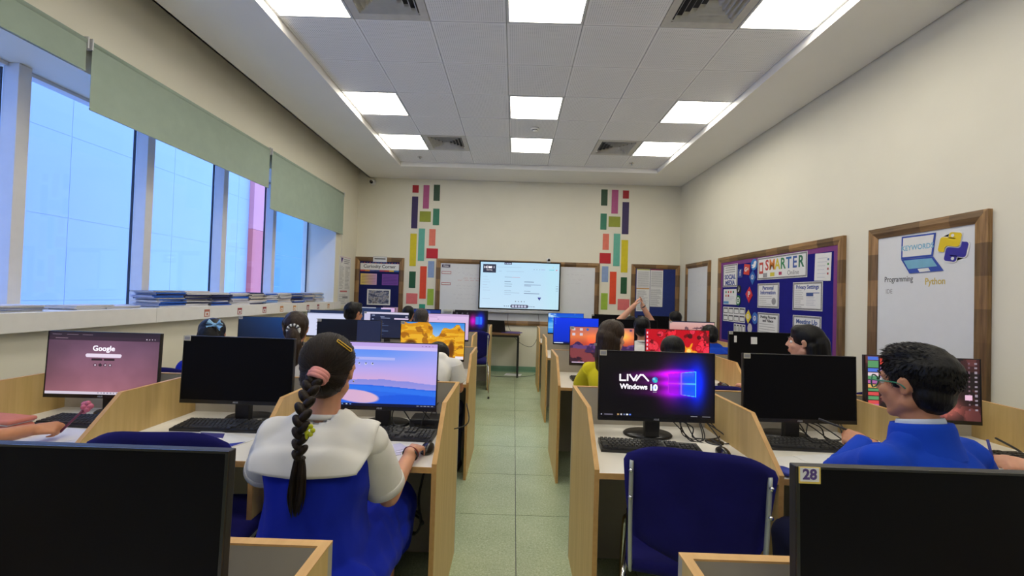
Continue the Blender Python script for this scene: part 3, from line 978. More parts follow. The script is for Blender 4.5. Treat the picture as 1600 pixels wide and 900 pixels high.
def p_lesson(w, h):
    p = Pic(w, h)
    p.vgrad([(0, (0.80, 0.91, 0.99)), (1, (0.74, 0.89, 0.99))])
    p.mask(np.exp(-((p.U - 0.93) / 0.12) ** 2), (0.72, 0.96, 0.97), 0.3)
    p.rect(0.03, 0.77, 0.195, 0.955, (0.18, 0.20, 0.29))
    p.rect(0.30, 0.955, 0.395, 1.0, (0.16, 0.17, 0.33))
    for i in range(4): p.rect(0.313 + i * 0.02, 0.97, 0.326 + i * 0.02, 0.988, (0.75, 0.82, 0.95))
    p.rect(0.21, 0.895, 0.52, 0.90, (0.66, 0.78, 0.88)); p.rect(0.23, 0.84, 0.3, 0.845, (0.6, 0.72, 0.84)); p.rect(0.33, 0.80, 0.55, 0.806, (0.64, 0.74, 0.86)); p.rect(0.23, 0.80, 0.27, 0.806, (0.6, 0.7, 0.84))
    for i in range(3): p.disc(0.68 + i * 0.035, 0.86, 0.008, (0.4, 0.5, 0.65))
    p.rect(0.77, 0.855, 0.82, 0.866, (0.68, 0.74, 0.9)); p.rect(0.87, 0.855, 0.935, 0.87, (0.35, 0.80, 0.85)); p.disc(0.965, 0.86, 0.014, (0.88, 0.45, 0.55)); p.disc(0.92, 0.92, 0.008, (0.85, 0.8, 0.4))
    for v, a, b, c in ((0.68, 0.31, 0.40, 0.45), (0.585, 0.31, 0.385, 0.4), (0.53, 0.31, 0.405, 0.4), (0.485, 0.31, 0.40, 0.35), (0.385, 0.31, 0.395, 0.4), (0.34, 0.31, 0.50, 0.55), (0.30, 0.31, 0.395, 0.6),
                        (0.585, 0.56, 0.68, 0.4), (0.525, 0.56, 0.77, 0.55), (0.50, 0.56, 0.645, 0.55), (0.385, 0.56, 0.64, 0.35), (0.335, 0.56, 0.755, 0.5)):
        p.rect(a, v - 0.005, b, v + 0.005, (c, c + 0.08, c + 0.2))
    p.rect(0.40, 0.675, 0.505, 0.685, (0.80, 0.45, 0.55))
    for j in range(9): p.rect(0.03, 0.68 - j * 0.06, 0.09 + 0.02 * (j % 3), 0.685 - j * 0.06, (0.68, 0.77, 0.88))
    m = (np.abs(p.U - 0.755) * 1.78 < (p.V - 0.185) * 0.55) & (p.V < 0.255)
    p.mask(m, (0.13, 0.10, 0.52)); p.rect(0.752, 0.21, 0.758, 0.25, (0.5, 0.6, 0.85))
    for i in range(4): p.disc(0.455 + i * 0.037, 0.155, 0.011, (0.42, 0.45, 0.52))
    p.rect(0.41, 0.015, 0.60, 0.085, (0.33, 0.34, 0.44)); p.disc(0.41, 0.05, 0.035, (0.33, 0.34, 0.44)); p.disc(0.60, 0.05, 0.035, (0.33, 0.34, 0.44))
    for i in range(5): p.disc(0.425 + i * 0.038, 0.05, 0.025, (0.78, 0.80, 0.90))
    for u in (0.315, 0.34, 0.365, 0.64, 0.665, 0.69): p.disc(u, 0.05, 0.010, (0.3, 0.4, 0.5))
    for j in range(4): p.rect(0.96, 0.40 + j * 0.035, 0.99, 0.405 + j * 0.035, (0.5, 0.62, 0.72))
    return p.a

M_screen = None
def m_screen():
    t = NT('lit_screen')
    at = t.n('ShaderNodeVertexColor'); at.layer_name = 'picture'
    t.set(0.32, 0, 0.3, (0.01, 0.01, 0.01))
    t.l(at.outputs['Color'], t.p.inputs['Emission Color'])
    t.p.inputs['Emission Strength'].default_value = 0.95
    return t.m
M_screen = m_screen()
def screen_mesh(paint, w, h, res):
    """w x h (m) sheet facing -Y, centred, carrying the picture as colours of its grid"""
    a = paint(*res)
    a = np.clip(a, 0, 1)
    a = np.where(a <= 0.04045, a / 12.92, ((a + 0.055) / 1.055) ** 2.4)
    W, H = res
    xs = (np.arange(W + 1) / W - 0.5) * w
    zs = (np.arange(H + 1) / H - 0.5) * h
    X, Z = np.meshgrid(xs, zs)
    co = np.stack([X, np.zeros_like(X), Z], -1).reshape(-1, 3)
    i = np.arange(W * H); r, c = i // W, i % W
    f = np.stack([r * (W + 1) + c, r * (W + 1) + c + 1, (r + 1) * (W + 1) + c + 1, (r + 1) * (W + 1) + c], 1)
    me = bpy.data.meshes.new('screen')
    me.from_pydata(co.tolist(), [], f.tolist())
    ca = me.color_attributes.new('picture', 'FLOAT_COLOR', 'CORNER')
    cc = np.ones((W * H, 4, 4)); cc[..., :3] = a.reshape(-1, 1, 3)
    ca.data.foreach_set('color', cc.ravel())
    me.materials.append(M_screen)
    me.update()
    return me

# ------------------------------------------------------------------ monitors
M_stick = plain('label_sticker', (0.62, 0.58, 0.45), 0.6)
M_stick_y = plain('yellow_label_border', (0.75, 0.55, 0.12), 0.6)
M_purpleink = plain('purple_ink', (0.09, 0.05, 0.22), 0.6)
M_logo = plain('silver_print', (0.35, 0.36, 0.38), 0.4)
M_glowtext = emit('lit_white_text', (0.95, 0.9, 1.0), 0.95)
M_off = NT('switched_off_panel'); M_off.set(0.45, 0, 0.05, (0.006, 0.006, 0.0075)); M_off = M_off.m
_proto = {}
def monitor(x, y, row, label, paint=None, rot=0.0, res=(64, 36), sticker=True, num=None, tilt=2.0, stand_side=0.0):
    t = thing('monitor', label, 'monitor', (x, y, DZ), rot, 'desk monitors')
    W, H = 0.541, 0.322
    zc, zt = 0.262, R(-tilt)
    piv = Matrix.Translation((0, 0, zc)) @ Matrix.Rotation(zt, 4, 'X')
    def put(o):
        o.matrix_local = piv
        return o
    if 'housing' not in _proto:
        g = G(); g.box(-W / 2, -0.004, -H / 2, W / 2, 0.012, H / 2, 0.002); g.box(-0.19, 0.010, -0.13, 0.19, 0.040, 0.06, 0.01)
        _proto['housing'] = obj('housing', g, M_black).data
        g = G()
        for a in ((-W / 2, 0.1575, W / 2, 0.161), (-W / 2, -0.161, W / 2, -0.143), (-W / 2, -0.143, -W / 2 + 0.0045, 0.1575), (W / 2 - 0.0045, -0.143, W / 2, 0.1575)):
            g.box(a[0], -0.0068, a[1], a[2], -0.0038, a[3])
        _proto['bezel'] = obj('bezel', g, M_blackgl).data
        _proto['off'] = obj('screen', G().box(-0.266, -0.0052, -0.143, 0.266, -0.0041, 0.1575), M_off).data
        g = G(); g.box(-0.036, 0.040, 0.008, 0.036, 0.075, 0.27, 0.006)
        _proto['neck'] = obj('stand_neck', g, M_black).data
        g = G(); g.lathe([(0.0, 0.0), (0.118, 0.0), (0.120, 0.006), (0.112, 0.013), (0.03, 0.017), (0.0, 0.017)], 32)
        for v in g.bm.verts: v.co.y = v.co.y * 0.72 + 0.112
        _proto['base'] = obj('stand_base', g, M_blackgl, None, True).data
        for n in ('housing', 'bezel', 'screen', 'stand_neck', 'stand_base'):
            bpy.data.objects.remove(bpy.data.objects[n])
    put(objm('housing', _proto['housing'], t))
    put(objm('bezel', _proto['bezel'], t))
    if paint is None:
        sc = put(objm('screen', _proto['off'], t))
    else:
        sc = put(objm('screen', screen_mesh(paint, 0.532, 0.3005, res), t))
        sc.matrix_local = piv @ Matrix.Translation((0, -0.0046, 0.00725))
    objm('stand_neck', _proto['neck'], t)
    objm('stand_base', _proto['base'], t)
    if row <= 1:
        lg = text('maker_lettering', 'ASUS', 0.011, (0, 0, 0), M_logo, t, ext=0.0002, bold=0.0003)
        lg.matrix_local = piv @ Matrix.Translation((0.0, -0.0071, -0.152)) @ Matrix.Rotation(PI / 2, 4, 'X')
    if sticker:
        s = put(obj('number_sticker', G().box(-0.268, -0.0080, 0.137, -0.236, -0.0069, 0.161), M_stick if not num else M_stick_y, t))
        if num:
            n = obj('sticker_face', G().box(-0.2665, -0.0084, 0.140, -0.2385, -0.0081, 0.160), M_paper, s)
            tx = text('number', num, 0.021, (-0.2525, -0.0088, 0.150), M_purpleink, s, ext=0.0002, bold=0.0007)
        else:
            obj('sticker_print', G().box(-0.265, -0.0084, 0.141, -0.239, -0.0081, 0.157), M_greyink, s)
    t['_sc'] = sc.name
    return t
def on_screen(t, body, size, x, z, m=None, **k):
    sc = bpy.data.objects[t['_sc']]
    return text('lettering', body, size, (x, -0.0012, z), m or M_glowtext, sc, ext=0.0002, **k)

mon_y = {0: 0.60, 1: 2.02, 2: 3.56, 3: 5.06, 4: 6.44}
monitor(-0.683, 0.625, 0, 'switched-off black monitor filling the lower left corner of the view', None, tilt=2)
monitor(0.700, 0.64, 0, 'switched-off black monitor with a yellow number 28 sticker, lower right corner', None, num='28', tilt=2)
t = monitor(-2.01, 2.08, 1, 'monitor with a mauve search page, left end of the second row', p_search, R(0), (208, 117), sticker=False)
on_screen(t, 'Google', 0.036, 0.0, 0.073, bold=0.0006)
t.rotation_euler.z = R(2)
monitor(-1.325, 2.05, 1, 'switched-off black monitor between the mauve and the blue dune screens', None)
monitor(-0.625, 2.03, 1, 'monitor showing pale blue and lilac dunes in front of the girl with the braid', p_dunes, 0, (208, 117), sticker=False)
t = monitor(0.677, 1.99, 1, 'monitor with a glowing purple and blue window wallpaper in front of the empty blue chair', p_window, 0, (240, 135))
# LIVA logo as strokes
sc = bpy.data.objects[t['_sc']]
g = G()
def stroke(pts, wd, x0, z0, s):
    for (a, b) in zip(pts, pts[1:]):
        a = Vector((x0 + a[0] * s, 0, z0 + a[1] * s)); b = Vector((x0 + b[0] * s, 0, z0 + b[1] * s))
        d = (b - a).normalized(); n = Vector((-d.z, 0, d.x)) * wd / 2
        a = a - d * wd * 0.3; b = b + d * wd * 0.3
        vs = [g.bm.verts.new(Vector((q.x, y, q.z))) for y in (-0.0012, -0.0008) for q in (a - n, b - n, b + n, a + n)]
        for f in ((0, 1, 2, 3), (7, 6, 5, 4), (0, 4, 5, 1), (1, 5, 6, 2), (2, 6, 7, 3), (3, 7, 4, 0)): g.face([vs[i] for i in f])
for pts in ([(0, 1), (0, 0), (0.95, 0)], [(1.3, 1), (1.3, 0)], [(1.65, 1), (2.35, 0.02), (2.9, 0.95)], [(2.75, 0), (3.5, 1.0), (3.95, 1.0), (4.9, 0)]):
    stroke(pts, 0.0068, -0.171, 0.017, 0.027)
obj('lettering', g, M_glowtext, sc)
on_screen(t, 'Windows', 0.0325, -0.171, -0.012, align='LEFT', bold=0.0009)
on_screen(t, '10', 0.040, -0.036, -0.014, align='LEFT', bold=0.0012)
monitor(1.378, 2.045, 1, 'switched-off black monitor beside the boy with green glasses', None, 0)
monitor(2.035, 2.12, 1, 'monitor with a dark photo collage behind the head of the boy in glasses', p_collage, R(-4), (128, 72), sticker=False)

monitor(-0.672, 3.545, 2, 'monitor showing a golden rock arch under blue sky', p_arch, 0, (128, 72))
monitor(-1.375, 3.55, 2, 'switched-on near-black monitor with a grey right-hand strip, left block', p_darkapp, 0, (96, 54))
monitor(-2.04, 3.56, 2, 'monitor with a plain dark blue gradient beside the girl with the blue bow', p_bluegrad, R(2), (64, 36))
monitor(0.745, 3.55, 2, 'monitor with an orange and violet sunset behind the girl in yellow', p_sunset, 0, (128, 72))
monitor(1.385, 3.58, 2, 'monitor full of bright red flowers with an orange star', p_flowers, 0, (144, 81), sticker=False)
bm = monitor(2.075, 3.56, 2, 'black monitor with two white tags stuck at its top, before the blue display board', None, 0)
sc = bpy.data.objects[bm['_sc']]
obj('paper_tag', G().box(-0.225, -0.009, 0.07, -0.205, -0.0055, 0.125), M_paper, sc)
obj('paper_tag', G().box(-0.085, -0.009, 0.06, -0.035, -0.0055, 0.118), M_paper, sc)

monitor(-0.80, 5.06, 3, 'monitor with a plain lilac page beside the buzz-cut boy', p_lilac, 0, (64, 36), sticker=False)
monitor(-1.52, 5.06, 3, 'monitor with a dark code editor and a white title bar', p_editor, 0, (96, 54))
monitor(-2.20, 5.06, 3, 'monitor with a white document under a dark blue header, by the window wall', p_doc, 0, (64, 36))
monitor(0.748, 5.06, 3, 'monitor with a plain vivid blue desktop, right of the aisle', p_blue, 0, (64, 36), sticker=False)
monitor(1.445, 5.06, 3, 'switched-off black monitor in the fourth row behind the dark-haired boy', None)
monitor(2.125, 5.06, 3, 'monitor with a pale pink landscape in front of the small right-hand whiteboard', p_pinkland, 0, (64, 36))
monitor(-0.66, 6.45, 4, 'small far monitor glowing magenta and blue under the big lesson screen', p_glow, 0, (64, 36))
monitor(-1.38, 6.45, 4, 'far monitor with a blue picture strip below the coloured wall strips', p_dark2, 0, (48, 27), sticker=False)
monitor(-2.08, 6.45, 4, 'far slate blue monitor with a pink corner below the left display board', p_slate, 0, (48, 27), sticker=False)
monitor(0.795, 6.45, 4, 'far monitor with blue sky and white clouds, right of the aisle', p_sky, 0, (64, 36), sticker=False)
monitor(1.46, 6.45, 4, 'far switched-off black monitor behind the raised arms', None)
monitor(2.16, 6.45, 4, 'far dark grey monitor below the blue notice board on the right', None, sticker=False)

# ------------------------------------------------------------------ keyboards, mice
M_key = plain('keycap_plastic', (0.03, 0.03, 0.032), 0.45)
def keyboard_mesh():
    g = G(); g.prism([(-0.065, 0.0), (-0.065, 0.012), (0.065, 0.020), (0.065, 0.0)], 0, -0.22, 0.22)
    return g
_kb = {}
def keyboard(x, y, rz, label):
    t = thing('keyboard', label, 'keyboard', (x, y, DZ), rz, 'black keyboards')
    if not _kb:
        o = obj('base', keyboard_mesh(), M_black); _kb['b'] = o.data; bpy.data.objects.remove(o)
        g = G()
        def key(u, r, w=0.0165, d=0.0165):
            yy = -0.052 + r * 0.0195
            z = 0.0125 + (yy + 0.065) * 0.0615
            a, b = 0.0015, 0.003
            v = [g.bm.verts.new(p) for p in ((u, yy, z), (u + w, yy, z), (u + w, yy + d, z + 0.001), (u, yy + d, z + 0.001),
                                            (u + a, yy + a, z + 0.0065), (u + w - a, yy + a, z + 0.0065), (u + w - a, yy + d - b, z + 0.0075), (u + a, yy + d - b, z + 0.0075))]
            for f in ((4, 5, 6, 7), (0, 1, 5, 4), (1, 2, 6, 5), (2, 3, 7, 6), (3, 0, 4, 7)): g.face([v[i] for i in f])
        for r in range(6):
            u = -0.212
            row = {0: [1.3, 1, 1.3, 6, 1.3, 1, 1, 1.3], 1: [2.2] + [1] * 10 + [2.8], 2: [1.8] + [1] * 11 + [2.2], 3: [1.5] + [1] * 12 + [1.5], 4: [1] * 13 + [2], 5: [1] * 4 + [1] * 8 + [1, 1, 1]}[r]
            for k in row:
                key(u, r, 0.0185 * k - 0.0025); u += 0.0185 * k
            for k in range(3):
                if r in (0, 3, 4, 5) or (r == 1 and k == 1): key(0.075 + k * 0.0185, r)
            for k in range(4):
                if r < 5: key(0.138 + k * 0.0185, r)
        o = obj('keys', g, M_key); _kb['k'] = o.data; bpy.data.objects.remove(o)
    objm('base', _kb['b'], t)
    k = objm('keys', _kb['k'], t); k['kind'] = 'stuff'
    return t
keyboard(-1.98, 2.00, R(-2), 'black keyboard below the mauve search screen')
keyboard(-1.335, 2.00, R(1), 'black keyboard in the booth with the blue leaflet')
keyboard(-0.565, 1.965, R(-2), 'black keyboard in front of the girl with the braid')
keyboard(0.622, 1.895, R(-5), 'black keyboard below the purple and blue window screen')
keyboard(1.345, 2.0, R(-2), 'black keyboard beside the writing boy, below the black monitor')
keyboard(2.12, 1.90, R(3), 'black keyboard at the far right, by the bare forearm')
keyboard(-0.64, 3.45, 0, 'black keyboard below the golden rock arch screen')
keyboard(0.70, 3.45, R(3), 'black keyboard below the orange sunset screen')
keyboard(0.72, 4.85, 0, 'black keyboard below the plain blue screen')
keyboard(-0.62, 4.85, 0, 'black keyboard below the lilac screen')
def mouse(x, y, rz, label):
    t = thing('mouse', label, 'mouse', (x, y, DZ), rz, 'computer mice')
    g = G(); g.ell((0, 0, 0.010), (0.031, 0.054, 0.026))
    for v in g.bm.verts:
        v.co.z = max(0.0, v.co.z)
        v.co.x *= 1 - 0.12 * math.cos(v.co.y * 40)
    obj('shell', g, M_blackgl, t, True)
    obj('wheel', G().tube([(-0.003, 0.03, 0.031), (0.003, 0.03, 0.031)], 0.008, 12), M_key, t, True)
    obj('button_gap', G().box(-0.0006, 0.008, 0.0352, 0.0006, 0.05, 0.0365), M_dark, t)
    return t
mouse(0.925, 1.85, R(-8), 'black mouse beside the keyboard, right of the purple screen')
mouse(-1.03, 1.86, R(5), 'black mouse at the edge of the booth left of the braided girl')
mouse(-0.345, 1.79, R(0), 'black mouse under the hand of the girl with the braid')
mouse(1.655, 3.33, R(20), 'black mouse by the white charger under the red flower screen')

# ------------------------------------------------------------------ chairs
def chair_make(label):
    t = thing('chair', label, 'chair', (0, 0, 0), 0, 'navy upholstered stacking chairs')
    # seat, facing +Y
    g = G(); n = 14
    rings = []
    def cushion(pts_fn, th):
        pass
    g.box(-0.215, -0.20, 0.435, 0.215, 0.22, 0.48, 0.02)
    obj('seat', g, M_navy, t, True)
    # curved, tapering back
    prof = []
    g = G()
    rows, cols = 14, 12
    def P(u, v, off):
        w = 0.232 - 0.035 * (1 - v) ** 2 * 1.2
        cor = 0.06
        if v > 0.86: w -= 0.055 * ((v - 0.86) / 0.14) ** 2.2
        if v < 0.18: w -= 0.12 * ((0.18 - v) / 0.18) ** 1.6
        z = 0.50 + 0.395 * v - 0.022 * max(0.0, v - 0.7) / 0.3 * abs(u) ** 4
        y = -0.215 - 0.055 * v + 0.030 * (u * u) + off + 0.012 * math.sin(v * PI)
        return (u * w, y, z)
    for off in (0.0,):
        fr = [[g.bm.verts.new(P(-1 + 2 * i / cols, j / rows, 0.042 * max(0.0, 1 - abs(-1 + 2 * i / cols) ** 8) * max(0.05, 1 - abs(2 * j / rows - 1) ** 8))) for i in range(cols + 1)] for j in range(rows + 1)]
        bk = [[g.bm.verts.new(P(-1 + 2 * i / cols, j / rows, -0.012 * max(0.0, 1 - abs(-1 + 2 * i / cols) ** 8) * max(0.05, 1 - abs(2 * j / rows - 1) ** 8))) for i in range(cols + 1)] for j in range(rows + 1)]
    for j in range(rows):
        for i in range(cols):
            g.face((fr[j][i], fr[j][i + 1], fr[j + 1][i + 1], fr[j + 1][i]))
            g.face((bk[j][i + 1], bk[j][i], bk[j + 1][i], bk[j + 1][i + 1]))
    for j in range(rows):
        for i in (0, cols):
            q = (fr[j][i], fr[j + 1][i], bk[j + 1][i], bk[j][i])
            g.face(q if i == 0 else q[::-1])
    for i in range(cols):
        for j in (0, rows):
            q = (fr[j][i + 1], fr[j][i], bk[j][i], bk[j][i + 1])
            g.face(q if j == 0 else q[::-1])
    obj('backrest', g, M_navy, t, True)
    for s in (-1, 1):
        g = G()
        g.tube([(s * 0.205, -0.238, 0.83), (s * 0.205, -0.222, 0.66), (s * 0.203, -0.205, 0.52), (s * 0.20, -0.16, 0.43), (s * 0.20, 0.10, 0.425)], 0.013, 8, True, 4, (0.55, (1, 0, 0)))
        up = obj('back_upright', g, M_steel, t, True)
        for z in (0.80, 0.71):
            obj('bolt', G().tube([(s * 0.207, -0.245, z), (s * 0.207, -0.256 + (0.80 - z) * 0.06, z)], 0.007, 8), M_chrome, up, True)
        g = G(); g.tube([(s * 0.205, 0.20, 0.42), (s * 0.222, 0.235, 0.38), (s * 0.232, 0.25, 0.02)], 0.0105, 10, True, 4)
        lg = obj('leg', g, M_chrome, t, True)
        obj('rubber_foot', G().tube([(s * 0.232, 0.25, 0.0), (s * 0.232, 0.25, 0.022)], 0.0135, 10), M_black, lg, True)
        g = G(); g.tube([(s * 0.205, 0.15, 0.42), (s * 0.215, -0.05, 0.415), (s * 0.225, -0.18, 0.36), (s * 0.235, -0.265, 0.02)], 0.0105, 10, True, 4)
        lg = obj('leg', g, M_chrome, t, True)
        obj('rubber_foot', G().tube([(s * 0.235, -0.265, 0.0), (s * 0.235, -0.265, 0.022)], 0.0135, 10), M_black, lg, True)
    obj('crossbar', G().tube([(-0.205, 0.19, 0.42), (0.205, 0.19, 0.42)], 0.009, 8), M_chrome, t, True)
    obj('crossbar', G().tube([(-0.213, -0.10, 0.41), (0.213, -0.10, 0.41)], 0.009, 8), M_chrome, t, True)
    return t
_ch0 = None
def chair(x, y, rz, label):
    global _ch0
    if _ch0 is None:
        _ch0 = c = chair_make(label)
    else:
        c = copy_tree(_ch0)
    c['label'] = label
    c.location = (x, y, 0); c.rotation_euler = (0, 0, rz)
    return c
chair(0.668, 1.60, R(-15), 'empty navy chair with bolted steel uprights tucked under the purple-screen booth')
chair(-1.165, 1.62, R(4), 'empty navy chair before the black monitor, only its top edge showing')
# ------------------------------------------------------------------ things on the walls
# every flat wall thing is built facing -Y and turned onto its wall
def wall_at(w, a, z, out=0.0):
    if w == 'B': return (a, YB - out, z), 0.0
    if w == 'R': return (XR - out, a, z), -PI / 2
    return (XL + out, a, z), PI / 2

def wthing(name, label, cat, w, a, z, out=0.0, group=None):
    loc, rz = wall_at(w, a, z, out)
    return thing(name, label, cat, loc, rz, group)

def framed_board(name, label, cat, w, a0, a1, z0, z1, surf, fw=0.085):
    ac, zc = (a0 + a1) / 2, (z0 + z1) / 2
    t = wthing(name, label, cat, w, ac, zc)
    hw, hh = abs(a1 - a0) / 2, (z1 - z0) / 2
    obj('surface', G().box(-hw + 0.02, -0.016, -hh + 0.02, hw - 0.02, -0.001, hh - 0.02), surf, t)
    d0, d1, d2 = -0.03, -0.034, -0.022
    def rail(pts):
        g = G()
        (ax, az), (bx, bz), (cx, cz), (dx, dz) = pts   # outer a,b  inner c,d
        mx = [((ax + dx) / 2, (az + dz) / 2), ((bx + cx) / 2, (bz + cz) / 2)]
        prof = [[(ax, -0.001, az), (ax, d0, az), (mx[0][0], d1, mx[0][1]), (dx, d2, dz), (dx, -0.001, dz)], [(bx, -0.001, bz), (bx, d0, bz), (mx[1][0], d1, mx[1][1]), (cx, d2, cz), (cx, -0.001, cz)]]
        va = [g.bm.verts.new(p) for p in prof[0]]; vb = [g.bm.verts.new(p) for p in prof[1]]
        for i in range(5): g.face((va[i], va[(i + 1) % 5], vb[(i + 1) % 5], vb[i]))
        g.face(va[::-1]); g.face(vb)
        return g
    o = [(-hw, -hh), (hw, -hh), (hw, hh), (-hw, hh)]
    n = [(-hw + fw, -hh + fw), (hw - fw, -hh + fw), (hw - fw, hh - fw), (-hw + fw, hh - fw)]
    for k in range(4):
        j = (k + 1) % 4
        obj('frame_rail', rail((o[k], o[j], n[j], n[k])), M_fwx if k in (0, 2) else M_fwz, t)
    return t

def sheet(name, label, cat, w, a, z, wd, ht, m, out=0.018, th=0.0012, rot=0.0, group=None):
    """a pinned sheet: its own thing with a backing that carries the print"""
    t = wthing(name, label, cat, w, a, z, out, group)
    if rot: t.rotation_euler = (0, rot, t.rotation_euler.z) if w != 'B' else (0, rot, 0)
    if rot and w != 'B':
        t.matrix_world = Matrix.Translation(t.location) @ Matrix.Rotation(wall_at(w, 0, 0)[1], 4, 'Z') @ Matrix.Rotation(rot, 4, 'Y')
    obj('sheet', G().box(-wd / 2, -th, -ht / 2, wd / 2, 0, ht / 2), m, t)
    return t

def lines(t, x0, x1, z1, z0, n, m=None, h=0.004, y=-0.0022, seed=0, full=False):
    rng = random.Random(seed)
    g = G()
    for i in range(n):
        z = z1 + (z0 - z1) * i / max(1, n - 1)
        e = x1 if full else x0 + (x1 - x0) * rng.uniform(0.55, 1.0)
        g.box(x0, y, z - h / 2, e, -0.0011, z + h / 2)
    o = obj('print_lines', g, m or M_greyink, t)
    o['kind'] = 'stuff'
    return o

def bars(t, rects, m, y=-0.0024, name='printed_block'):
    g = G()
    for a, b, c, d in rects: g.box(a, y, b, c, -0.0011, d)
    return obj(name, g, m, t)

# coloured strips beside the lesson screen
STRIP = {'crimson': (165, 10, 32), 'plum pink': (178, 78, 134), 'bottle green': (22, 66, 38), 'deep purple': (42, 22, 84), 'olive': (140, 150, 30), 'sea green': (36, 120, 92),
         'yellow': (214, 196, 14), 'aqua': (96, 176, 156), 'salmon': (226, 118, 96), 'scarlet': (190, 8, 34), 'sky blue': (138, 162, 204), 'forest green': (20, 82, 44),
         'orange': (226, 72, 34), 'lime': (152, 184, 62), 'rose': (220, 112, 112), 'jade': (40, 150, 124)}
left = [('crimson', -1.85, 3.25, .112, .138, 'topmost on the left edge'), ('plum pink', -1.653, 3.11, .108, .43, 'at the top'), ('bottle green', -1.463, 3.19, .112, .295, 'at the top right'),
        ('deep purple', -1.852, 2.82, .112, .58, 'below the small crimson one'), ('olive', -1.658, 2.75, .204, .192, 'wide block below the pink strip'), ('sea green', -1.46, 2.75, .114, .30, 'below the dark green one'),
        ('yellow', -1.857, 2.14, .116, .59, 'tall on the left edge'), ('aqua', -1.71, 2.236, .114, .59, 'tall in the middle'), ('salmon', -1.517, 2.375, .114, .30, 'above the red block'),
        ('scarlet', -1.51, 2.085, .208, .18, 'a wide block'), ('sky blue', -1.52, 1.795, .114, .298, 'below the red block'), ('forest green', -1.853, 1.598, .118, .298, 'below the yellow one'),
        ('orange', -1.657, 1.553, .118, .587, 'tall in the lower middle'), ('lime', -1.515, 1.295, .114, .297, 'lowest on the right edge'), ('rose', -1.85, 1.256, .204, .191, 'a wide block near the bottom'), ('jade', -1.658, 1.077, .11, .17, 'lowest of all')]
right = [('bottle green', 1.578, 3.193, .115, .293, 'at the top left'), ('plum pink', 1.771, 3.122, .118, .433, 'at the top'), ('crimson', 1.967, 3.259, .11, .148, 'at the top right'),
         ('sea green', 1.575, 2.755, .112, .293, 'below the dark green one'), ('olive', 1.772, 2.758, .212, .191, 'wide block below the pink strip'), ('deep purple', 1.97, 2.83, .12, .583, 'below the small crimson one'),
         ('salmon', 1.626, 2.39, .111, .293, 'above the red block'), ('aqua', 1.826, 2.25, .118, .588, 'tall in the middle'), ('yellow', 1.97, 2.138, .12, .588, 'tall on the right edge'),
         ('scarlet', 1.622, 2.092, .202, .191, 'a wide block'), ('sky blue', 1.627, 1.803, .116, .286, 'below the red block'), ('orange', 1.775, 1.56, .118, .586, 'tall in the lower middle'),
         ('forest green', 1.97, 1.61, .112, .297, 'below the yellow one'), ('lime', 1.626, 1.311, .12, .297, 'lowest on the left edge'), ('rose', 1.973, 1.264, .21, .2, 'a wide block, lowest')]
for side, lst in (('left', left), ('right', right)):
    for c, x, z, w, h, where in lst:
        m = col('strip_' + c.replace(' ', '_'), *STRIP[c], rough=0.5)
        o = obj('wall_strip', G().box(-w / 2, -0.006, -h / 2, w / 2, 0, h / 2, 0.0015), m, loc=(x, YB, z))
        tag(o, '%s wall strip, %s, in the column %s of the screen' % (c, where, side), 'wall strip', 'coloured wall strips, %s column' % side)

# big whiteboard with the lesson screen in front
wb = framed_board('whiteboard', 'wide wood-framed whiteboard behind the big lesson screen', 'whiteboard', 'B', -1.425, 1.525, 0.832, 1.995, M_board, 0.082)
def scribble(t, rows, m, seed, s=0.03):
    rng = random.Random(seed)
    g = G()
    for (x0, x1, z) in rows:
        x = x0
        while x < x1:
            wl = rng.uniform(0.03, 0.09)
            k = int(wl / 0.012) + 2
            pts = [(x + wl * i / k, z + rng.uniform(-0.3, 0.5) * s * (1 if i % 2 else -0.6)) for i in range(k + 1)]
            for a, b in zip(pts, pts[1:]):
                dx, dz = b[0] - a[0], b[1] - a[1]
                L = math.hypot(dx, dz) or 1
                nx, nz = -dz / L * 0.0016, dx / L * 0.0016
                vs = [g.bm.verts.new((p[0] + q * nx, -0.0167, p[1] + q * nz)) for p, q in ((a, -1), (b, -1), (b, 1), (a, 1))]
                g.face(vs)
            x += wl + rng.uniform(0.02, 0.05)
    o = obj('handwriting', g, m, t); o['kind'] = 'stuff'
    return o
scribble(wb, [(-1.10, -0.78, .42), (-1.08, -0.85, .33), (-0.95, -0.75, .30), (-1.10, -0.75, .10), (-1.05, -0.78, .05), (-1.15, -0.75, -.06), (-1.1, -0.8, -.13), (-1.15, -0.78, -.22)], M_paleink, 1)
scribble(wb, [(-0.98, -0.72, .24), (-1.08, -0.75, .20)], M_redink, 2, 0.02)
scribble(wb, [(0.88, 1.25, .36), (0.92, 1.2, .27), (0.9, 1.15, .2), (0.9, 1.2, -.35), (0.92, 1.25, -.42), (0.9, 1.1, -.48)], M_paleink, 3)
for z, wd, ht, m, lab, txt in ((1.865, .15, .052, col('dark_plum_label', 70, 62, 88), 'small dark label with white writing at the top left of the big whiteboard', 'Date:'),
                          (1.745, .17, .05, None, 'upper white label with a red outline on the left of the big whiteboard', None), (1.545, .165, .045, None, 'lower white label with a red outline on the left of the big whiteboard', None)):
    t = wthing('magnet_label', lab, 'label', 'B', -1.33 + wd / 2 + 0.01, z, 0.018)
    if m:
        obj('sheet', G().box(-wd / 2, -0.002, -ht / 2, wd / 2, 0, ht / 2), m, t)
        text('lettering', txt, 0.045, (0, -0.0022, 0), M_paper, t, ext=0.0002, bold=0.001)
    else:
        obj('sheet', G().box(-wd / 2, -0.002, -ht / 2, wd / 2, 0, ht / 2), col('red_outline_card', 172, 72, 84), t)
        obj('label_face', G().box(-wd / 2 + .008, -0.0026, -ht / 2 + .009, wd / 2 - .008, -0.0019, ht / 2 - .009), M_paper, t)
